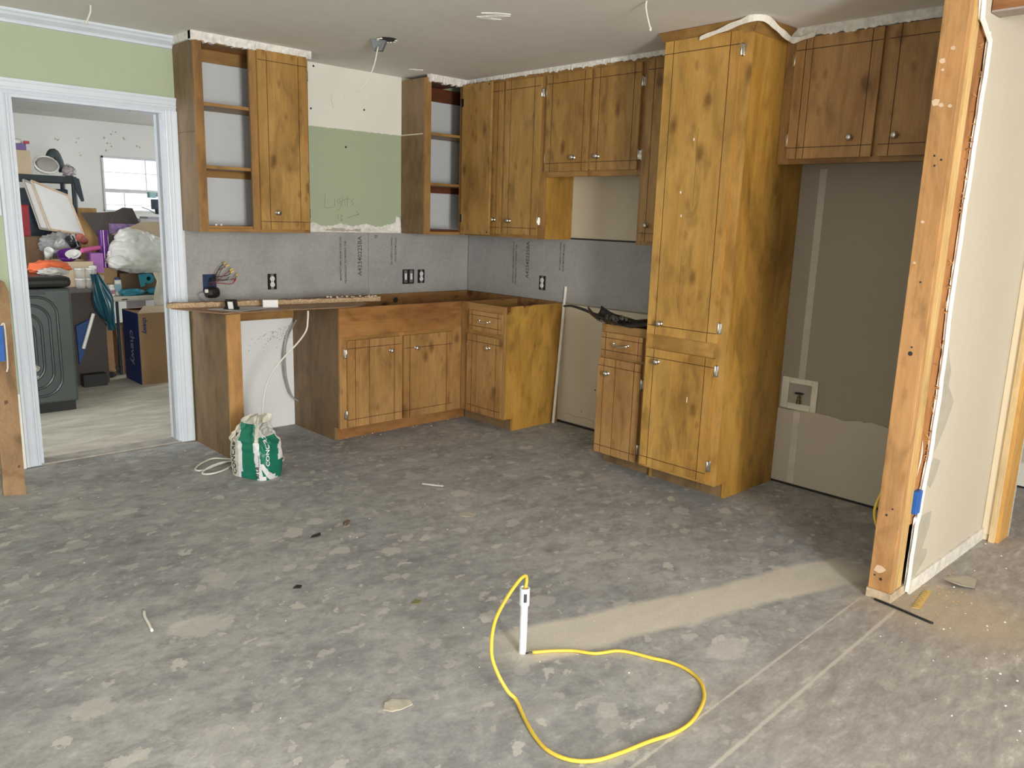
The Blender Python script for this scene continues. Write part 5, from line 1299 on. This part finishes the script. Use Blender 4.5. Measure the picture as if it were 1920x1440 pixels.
# clutter in the carton
rr = random.Random(12)
PINK = plain('pink_plastic', (.62, .12, .34), .3); PURP = plain('purple_plastic', (.12, .02, .22), .2); PURPL = plain('lilac_plastic', (.40, .16, .48), .3)
t = thing('purple_bowl', 'dark purple bowl tipped on the clutter above the carton', 'bowl', (-2.28, 2.5, 1.0))
MB().lathe((-2.27, 2.52, 1.0), (-.25, -.45, 1), [(.02, 0), (.06, .02), (.085, .07), (.082, .07), (.055, .025), (0, .012)], 20).build('bowl', PURP, t, smooth=True)
MB().lathe((-2.245, 2.47, 1.045), (-.3, -.6, 1), [(.05, 0), (.062, .02), (.058, .02), (0, .006)], 18).build('white_inner_bowl', WHITEP, t, smooth=True)
tag(MB().tube([(-2.19, 2.44, 1.085), (-2.03, 2.50, 1.11)], .020, 14).build('pink_roll', PINK, smooth=True, bevel=.002), 'pink roll lying across the clutter left of the purple cylinder', 'roll')
t = carton('purple_bin', 'small lilac bin on the table under the pink roll', -2.185 + .06, -2.03, 2.42, 2.58, .9, 1.065, PURPL, False)
tag(MB().lathe((-1.975, 2.56, .936), (0, 0, 1), [(.040, 0), (.040, .32), (.037, .32), (.036, .02), (0, .02)], 20).build('purple_cylinder', PURP, smooth=True, auto=40), 'tall shiny purple cylinder standing in front of the dark cardboard box', 'cylinder')
for i, (x, y, z, mt, nm) in enumerate(((-2.40, 2.62, 1.02, WHITEP, 'white'), (-2.335, 2.62, 1.11, CLEAR, 'clear'), (-2.09, 2.68, 1.15, plain('dull_red', (.42, .12, .10), .5), 'dull red'), (-2.21, 2.58, 1.12, plain('dark_glass', (.03, .035, .04), .2), 'dark'))):
    tag(MB().lathe((x, y, z), (rr.uniform(-.8, .8), rr.uniform(-1, -.3), .6), [(.028, 0), (.036, .09), (.033, .09), (.025, .008), (0, .008)], 16).build('cup', mt, smooth=True), nm + ' cup lying in the kitchen clutter below the leaning whiteboards', 'cup', 'cups in the clutter')
tag(blob('clutter_bag', (-2.27, 2.80, 1.12), (.14, .06, .09), plain('crinkled_gray_bag', (.30, .30, .31), .35), amp=.4, freq=4, seed=9), 'crinkled gray bag among the kitchen clutter', 'bag')
tag(MB().box(-2.47, -2.11, 2.97, 3.16, 0, 1.18).build('brown_box', CARDD, bevel=.003), 'tall brown box standing under the leaning whiteboards', 'box')
# whiteboards
def board4(name, label, P, d, frm, face):
    t = thing(name, label, 'whiteboard', P[3])
    P = [Vector(p) for p in P]
    n = (P[1] - P[0]).cross(P[3] - P[0]).normalized()
    if n.y > 0: n = -n
    MB().prism(P, -n * d).build('backing', frm, t)
    c = sum(P, Vector()) / 4
    Q = [c + (p - c) * .93 + n * .001 for p in P]
    MB().prism(Q, n * .0008).build('writing_surface', face, t)
    for i in range(4):
        MB().tube([P[i] + n * .002, P[(i + 1) % 4] + n * .002], .008, 6).build('frame', frm, t)
WB = plain('whiteboard_face', (.80, .80, .83), .25, 0, .02)
board4('whiteboard', 'whiteboard with pale wood frame leaning in front, in the workshop', [(-2.395, 2.98, 1.655), (-2.115, 2.98, 1.54), (-2.045, 2.86, 1.20), (-2.315, 2.86, 1.245)], .012, plain('pale_frame', (.62, .47, .33), .5), WB)
board4('whiteboard', 'second whiteboard mostly hidden behind the front one', [(-2.445, 3.03, 1.66), (-2.165, 3.03, 1.55), (-2.095, 2.93, 1.21), (-2.37, 2.93, 1.25)], .014, plain('gray_frame', (.40, .38, .35), .5), WB)
tag(MB().box(-2.455, -2.385, 3.18, 3.30, 0, 1.45).build('red_case', plain('red_case', (.34, .025, .04), .45), bevel=.012), 'tall narrow red case behind the whiteboards', 'case')
# shelf rack
t = thing('shelf_rack', 'black plastic shelf rack against the workshop back wall', 'shelf', (-2.45, 3.55, 0))
SHK = plain('rack_black', (.02, .03, .038), .5)
for zz in (.35, 1.02, 1.655): MB().box(-2.95, -1.93, 3.36, 3.78, zz, zz + .062).build('shelf_board', SHK, t, bevel=.004)
for x in (-2.93, -1.965):
    for y in (3.38, 3.74): MB().lathe((x + .015, y + .01, 0), (0, 0, 1), [(.022, 0), (.022, 1.655)], 12).build('post', SHK, t)
tag(MB().box(-2.34, -2.0, 3.40, 3.74, 1.083, 1.60).build('dark_bin', plain('navy_bin', (.010, .022, .045), .5), bevel=.01), 'navy bin on the middle shelf of the black rack', 'bin')
for i, zz in enumerate((1.165, 1.33)):
    tag(MB().tube([(-2.60, 3.30 + .1, zz), (-2.60, 3.77, zz)], .08, 16).build('tan_roll', plain('tan_roll', (.50, .40, .30), .8)), ('lower' if i == 0 else 'upper') + ' of two tan rolls at the left of the black rack', 'roll', 'tan rolls on the rack')
t = carton('crate', 'cardboard crate with hand hole on top of the black rack', -2.52, -2.285, 3.40, 3.70, 1.7175, 1.925, CARDL, False, hole=True)
t = thing('purple_packet', 'purple and white packet on top of the cardboard crate', 'packet', (-2.37, 3.5, 1.9255))
MB().box(-2.43, -2.30, 3.45, 3.58, 1.9255, 1.985).build('box', plain('packet_purple', (.18, .12, .32), .5), t, bevel=.004)
blob('white_top', (-2.37, 3.5, 2.0), (.055, .05, .028), WHITEP, t, seed=3)
MB().box(-2.315, -2.275, 3.44, 3.48, 1.9855, 2.01).build('red_block', plain('packet_red', (.45, .05, .08), .5), t)
t = thing('oval_pan', 'gray oval pan leaning on the top of the black rack', 'pan', (-2.16, 3.42, 1.7175))
MB().lathe((-2.155, 3.44, 1.81), (-.25, -.8, .75), [(0, .03), (.06, .028), (.085, .012), (.092, -.005), (.098, -.012), (.092, -.02), (0, -.02)], 26).build('dish', plain('oval_gray', (.36, .35, .33), .6), t, smooth=True, auto=50)
MB().tube([Vector((-2.155, 3.44, 1.81)) + q for q in [Vector((.098 * math.cos(a * .4), .0, 0)) + Vector((0, .07 * math.sin(a * .4), .075 * math.sin(a * .4))) + Vector((-.0, -.004, .004)) for a in range(16)]], .010, 8, True).build('rim', WHITEP, t, smooth=True)
tag(MB().tube(spline([(-2.12, 3.62, 1.762), (-2.08, 3.62, 1.87), (-2.04, 3.62, 1.93), (-2.0, 3.62, 1.85), (-1.975, 3.62, 1.762)], 6), lambda s: .030 + .014 * math.sin(s * 3.14), 12).build('dark_sleeve', plain('slate_fabric', (.045, .065, .075), .6), smooth=True), 'dark slate bundle arched on the rack beside the gray oval pan', 'bundle')
tag(blob('plastic_bundle', (-1.975, 3.42, 1.763), (.055, .05, .045), plain('shiny_gray_film', (.35, .31, .33), .25), amp=.4, freq=4, seed=4, flat=1.7178), 'shiny crumpled plastic bundle on the right end of the rack top', 'bag')
tag(blob('clear_bag', (-1.945, 3.53, 1.775), (.045, .03, .05), FILM, amp=.4, freq=4, seed=6, flat=1.7178), 'small clear bag at the very right end of the rack top', 'bag')
tag(MB().prism([(-1.965, 3.34, 1.715), (-1.915, 3.33, 1.70), (-1.90, 3.33, 1.60), (-1.885, 3.33, 1.50), (-1.91, 3.33, 1.49), (-1.945, 3.34, 1.58)], (0, .018, 0)).build('hanging_jacket', plain('jacket_dark', (.03, .05, .065), .7), bevel=.006), 'dark jacket sleeve hanging from the rack corner', 'jacket')
tag(MB().box(-1.99, -1.835, 3.17, 3.19, 0, 1.437).build('plywood_sheet', W_PLY), 'upright plywood sheet behind the dark cardboard flap', 'board')
# table
t = thing('folding_table', 'white folding table in the workshop crowded with boxes and bags', 'table', (-1.65, 2.7, 0))
MB().box(-2.105, -1.15, 2.34, 3.02, .655, .700).build('tabletop', plain('table_white', (.58, .54, .48), .5), t, bevel=.012)
MB().box(-1.93, -1.88, 2.337, 2.34, .668, .676).build('edge_mark', BLACKM, t)
for x, y in ((-1.945, 2.73), (-1.30, 2.73), (-1.945, 2.42), (-1.30, 2.42)):
    MB().lathe((x, y, 0), (0, 0, 1), [(.013, 0), (.013, .655)], 10).build('leg', plain('table_leg', (.03, .055, .075), .4, .3), t)
MB().tube([(-1.945, 2.42, .04), (-1.945, 2.73, .04)], .012, 8).tube([(-1.945, 2.73, .05), (-1.30, 2.73, .05)], .012, 8).build('crossbar', GRAYMET, t)
DARKB = plain('dark_card', (.075, .062, .056), .7)
t = carton('dark_box', 'big cardboard box on the table with a dark flap standing up against the window', -1.92, -1.25, 2.62, 2.98, .7005, 1.10, DARKB, False)
MB().prism([(-1.965, 2.70, 1.17), (-1.90, 2.68, 1.06), (-1.62, 2.66, 1.29), (-1.665, 2.72, 1.448), (-1.74, 2.74, 1.452), (-1.81, 2.74, 1.415), (-1.90, 2.74, 1.405), (-2.085, 2.76, 1.395)], (0, .006, 0)).build('dark_flap', plain('flap_dark', (.07, .058, .055), .75), t)
MB().prism([(-1.90, 2.60, 1.215), (-1.64, 2.59, 1.33), (-1.25, 2.59, 1.345), (-1.25, 2.60, 1.19), (-1.55, 2.60, 1.20)], (0, .006, 0)).build('pale_flap', CARDL, t)
MB().box(-1.88, -1.665, 2.64, 2.70, 1.225, 1.31).build('purple_box', plain('lilac_print', (.28, .18, .38), .25, 0, .5, 22), t)
t = thing('machine', 'small desktop machine with a blue and gray head standing before the bright window', 'machine', (-.97, 4.0, 1.342))
MB().box(-1.12, -.62, 3.9, 4.15, 1.342, 1.362).build('base', plain('machine_base', (.45, .44, .52), .4), t)
MB().box(-.78, -.73, 4.0, 4.05, 1.362, 1.64).build('column', plain('machine_gray', (.28, .32, .38), .4), t)
MB().box(-1.03, -.73, 3.98, 4.04, 1.572, 1.615).build('arm', plain('machine_gray', (.28, .32, .38), .4), t)
MB().box(-1.065, -1.0, 3.97, 4.04, 1.560, 1.618).build('blue_cap', plain('machine_blue', (.35, .60, .66), .4), t)
MB().box(-1.03, -.95, 3.96, 4.05, 1.44, 1.545).build('carriage', plain('machine_dark', (.04, .06, .09), .4), t, bevel=.006)
MB().lathe((-.945, 3.955, 1.515), (0, -1, 0), [(.02, 0), (.018, .008), (0, .012)], 12).build('orange_dial', plain('dial_orange', (.75, .38, .06), .4), t)
MB().lathe((-.985, 4.0, 1.395), (0, 0, 1), [(.016, 0), (.022, .02), (.022, .045)], 12).build('nozzle', plain('machine_dark', (.04, .06, .09), .4), t)
MB().tube(spline([(-1.16, 3.95, 1.46), (-1.08, 3.95, 1.43), (-1.03, 3.95, 1.40), (-.98, 3.96, 1.39)], 6), .004, 6).build('hose', BLACK, t)
tag(MB().box(-1.25, -.35, 3.75, 4.35, 0, 1.3415).build('tall_cabinet', plain('pale_cabinet', (.52, .50, .55), .5), bevel=.004), 'pale cabinet under the desktop machine by the workshop window', 'cabinet')
# white trash bag and tail
t = thing('trash_bag', 'large crumpled white plastic bag heaped on the table', 'bag', (-1.74, 2.45, .88))
blob('bag', (-1.70, 2.46, 1.055), (.27, .13, .185), FILM, t, amp=.20, freq=1.9, nu=80, nv=54, seed=1, flat=.889)
blob('bag_peak', (-1.79, 2.46, 1.17), (.12, .09, .11), FILM, t, amp=.2, freq=2, nu=48, nv=32, seed=13)
blob('bag_end', (-1.90, 2.39, .985), (.10, .07, .06), FILM, t, amp=.2, freq=2, nu=48, nv=32, seed=17)
def tail(a, v):
    th = 2 * math.pi * a; k = .045 + .035 * math.sin(v * 2.6 + .4) + .012 * math.sin(th * 3 + v * 8)
    return Vector((-1.60 + .03 * math.sin(v * 4) + k * math.cos(th), 2.30 + .03 * math.sin(th) * (1 + .3 * math.sin(th * 4)), .90 - .31 * v))
MB().grid(tail, 28, 22, 0, True).build('bag_tail', FILM2, t, smooth=True, recalc=False)
t = carton('brown_carton', 'upright brown carton at the left end of the table', -2.05, -1.895, 2.52, 2.60, .7005, .935, plain('carton_tan', (.42, .27, .14), .8), False)
MB().box(-2.035, -2.005, 2.518, 2.52, .83, .87).build('label', plain('carton_label', (.55, .50, .40), .6), t)
tag(MB().box(-1.88, -1.40, 2.50, 2.60, .7005, .885).build('low_box', CARDD, bevel=.003), 'low brown box under the white bag on the table', 'box')
t = thing('pill_bottle', 'short white bottle with printed label on the table edge', 'bottle', (-1.985, 2.42, .7005))
MB().lathe((-1.985, 2.42, .7005), (0, 0, 1), [(.031, 0), (.031, .07), (.024, .078)], 16).build('bottle', WHITEP, t, smooth=True, auto=40); MB().lathe((-1.985, 2.42, .779), (0, 0, 1), [(.027, 0), (.027, .018), (0, .018)], 16).build('cap', WHITEP, t)
MB().lathe((-1.985, 2.42, .718), (0, 0, 1), [(.0313, 0), (.0313, .035)], 16).build('label', plain('label_pink', (.45, .22, .35), .5, 0, .6, 60), t)
t = thing('tall_bottle', 'taller blue and white bottle beside the short white one on the table', 'bottle', (-1.92, 2.45, .7005))
MB().box(-1.947, -1.893, 2.43, 2.47, .7005, .835).build('bottle', WHITEP, t, bevel=.008); MB().lathe((-1.92, 2.45, .8355), (0, 0, 1), [(.018, 0), (.018, .02), (0, .02)], 12).build('cap', plain('cap_blue', (.05, .10, .25), .4), t); MB().box(-1.946, -1.894, 2.428, 2.4295, .73, .80).build('label', plain('label_blue', (.28, .48, .58), .5), t)
TEAL = plain('teal_plastic', (.03, .26, .36), .35)
t = thing('tape_roll', 'teal roll with hanging end on the table under the white bag', 'roll', (-1.675, 2.42, .80))
MB().lathe((-1.675, 2.49, .842), (0, -1, 0), [(.046, 0), (.046, .10), (.018, .10), (.018, 0)], 22).build('roll', TEAL, t, smooth=True, auto=40)
MB().prism([(-1.76, 2.40, .88), (-1.70, 2.40, .885), (-1.71, 2.38, .78), (-1.75, 2.38, .77)], (0, .004, 0)).build('loose_end', TEAL, t)
tag(blob('teal_film', (-1.82, 2.40, .725), (.10, .05, .03), TEAL, amp=.4, freq=4, seed=21, flat=.7005), 'crumpled teal film on the front of the table', 'film')
tag(blob('teal_film', (-1.62, 2.41, .728), (.07, .05, .03), TEAL, amp=.4, freq=4, seed=23, flat=.7005), 'second smaller teal film heap right of the first on the table', 'film')
def tbag(a, v):
    th = 2 * math.pi * a; k = .028 + .06 * math.sin(min(1, v * 1.15) * math.pi) * v ** .4 + .01 * math.sin(3 * th + v * 9)
    return Vector((-2.215 + .09 * v + k * math.cos(th), 2.02 + .8 * k * math.sin(th) + .02 * math.sin(5 * th), .90 - .46 * v + .02))
tag(MB().grid(tbag, 30, 24, 0, True).build('teal_bag', plain('dark_teal_bag', (.012, .075, .11), .3), smooth=True, recalc=False), 'dark teal bag draped off the left end of the table', 'bag')
# under the table
carton('cardboard_box', 'cardboard box standing under the left end of the table', -2.11, -1.985, 2.46, 2.66, 0, .44, CARDB, False)
t = thing('cardboard_box', 'second cardboard box under the table, tilted against the table legs', 'box', (-1.89, 2.5, 0))
m = MB(); MR = Matrix.Translation((-1.885, 2.5, .004)) @ Matrix.Rotation(R_(-4), 4, 'Y'); m.box(-.045, .07, -.05, .12, .0, .43, 0, MR); m.build('body', CARDB, t)
t = thing('blue_mop', 'blue tool with a white pole propped beside the washing machine', 'mop', (-2.28, 2.06, .2))
MB().tube([(-2.245, 2.05, .60), (-2.34, 2.05, .32)], .014, 10).build('pole', WHITEP, t); MB().prism([(-2.37, 2.09, .50), (-2.26, 2.09, .55), (-2.30, 2.09, .34), (-2.365, 2.09, .18)], (0, .025, 0)).build('blade', plain('mop_blue', (.01, .06, .22), .5), t)
MB().box(-2.36, -2.18, 2.03, 2.12, 0, .10).build('base', BLACKM, t)
# big delivery box
bx0, bx1, by0, by1, bz = -1.957, -1.69, 1.88, 2.26, .60
t = thing('delivery_box', 'tall brown delivery box with a navy side standing on the workshop floor', 'box', ((bx0 + bx1) / 2, 2.07, 0))
MB().box(bx0 + .002, bx1, by0, by1, 0, bz).build('body', CARDB, t)
side = MB().box(bx0 - .001, bx0 + .0018, by0, by1, 0, bz).build('navy_side', NAVY, t)
MB().prism([(bx0, by0, bz), (bx1, by0, bz), (bx1, by0 + .17, bz + .03), (bx0 + .12, by0 + .20, bz + .035)], (0, 0, .004)).build('flap', CARDL, t)
MB().prism([(bx0, by1, bz), (bx1, by1, bz), (bx1 + .02, by1 - .14, bz + .03), (bx0 + .08, by1 - .15, bz + .02)], (0, 0, .004)).build('flap', CARDL, t)
fr = MB().box(bx1 - .002, bx1 + .001, by0 - .001, by0 + .01, 0, bz).build('edge_tape', CARDD, t)
text_mb('chewy', .052, lambda c: Vector((bx0 + .052 + c.y, by0 - .0012, bz - .035 - c.x)), 0, .0016).build('printed_name', NAVY, t, recalc=False)
text_mb('chewy', .115, lambda c: Vector((bx0 - .0022, 2.05 - c.y * 1.25, .445 - c.x)), 0, .001).build('printed_name', plain('print_gray', (.42, .44, .50), .6), side, recalc=False)
tag(MB().box(-1.685, -1.60, 1.93, 2.28, 0, .58).build('flat_box', CARDB, bevel=.002), 'flattened brown box leaning right of the delivery box', 'box')
tag(blob('dark_scrap_cloth', (-2.06, 2.36, .02), (.045, .035, .022), BLACKM, amp=.4, seed=30, flat=0.0), 'small dark rag on the workshop floor by the table legs', 'rag')
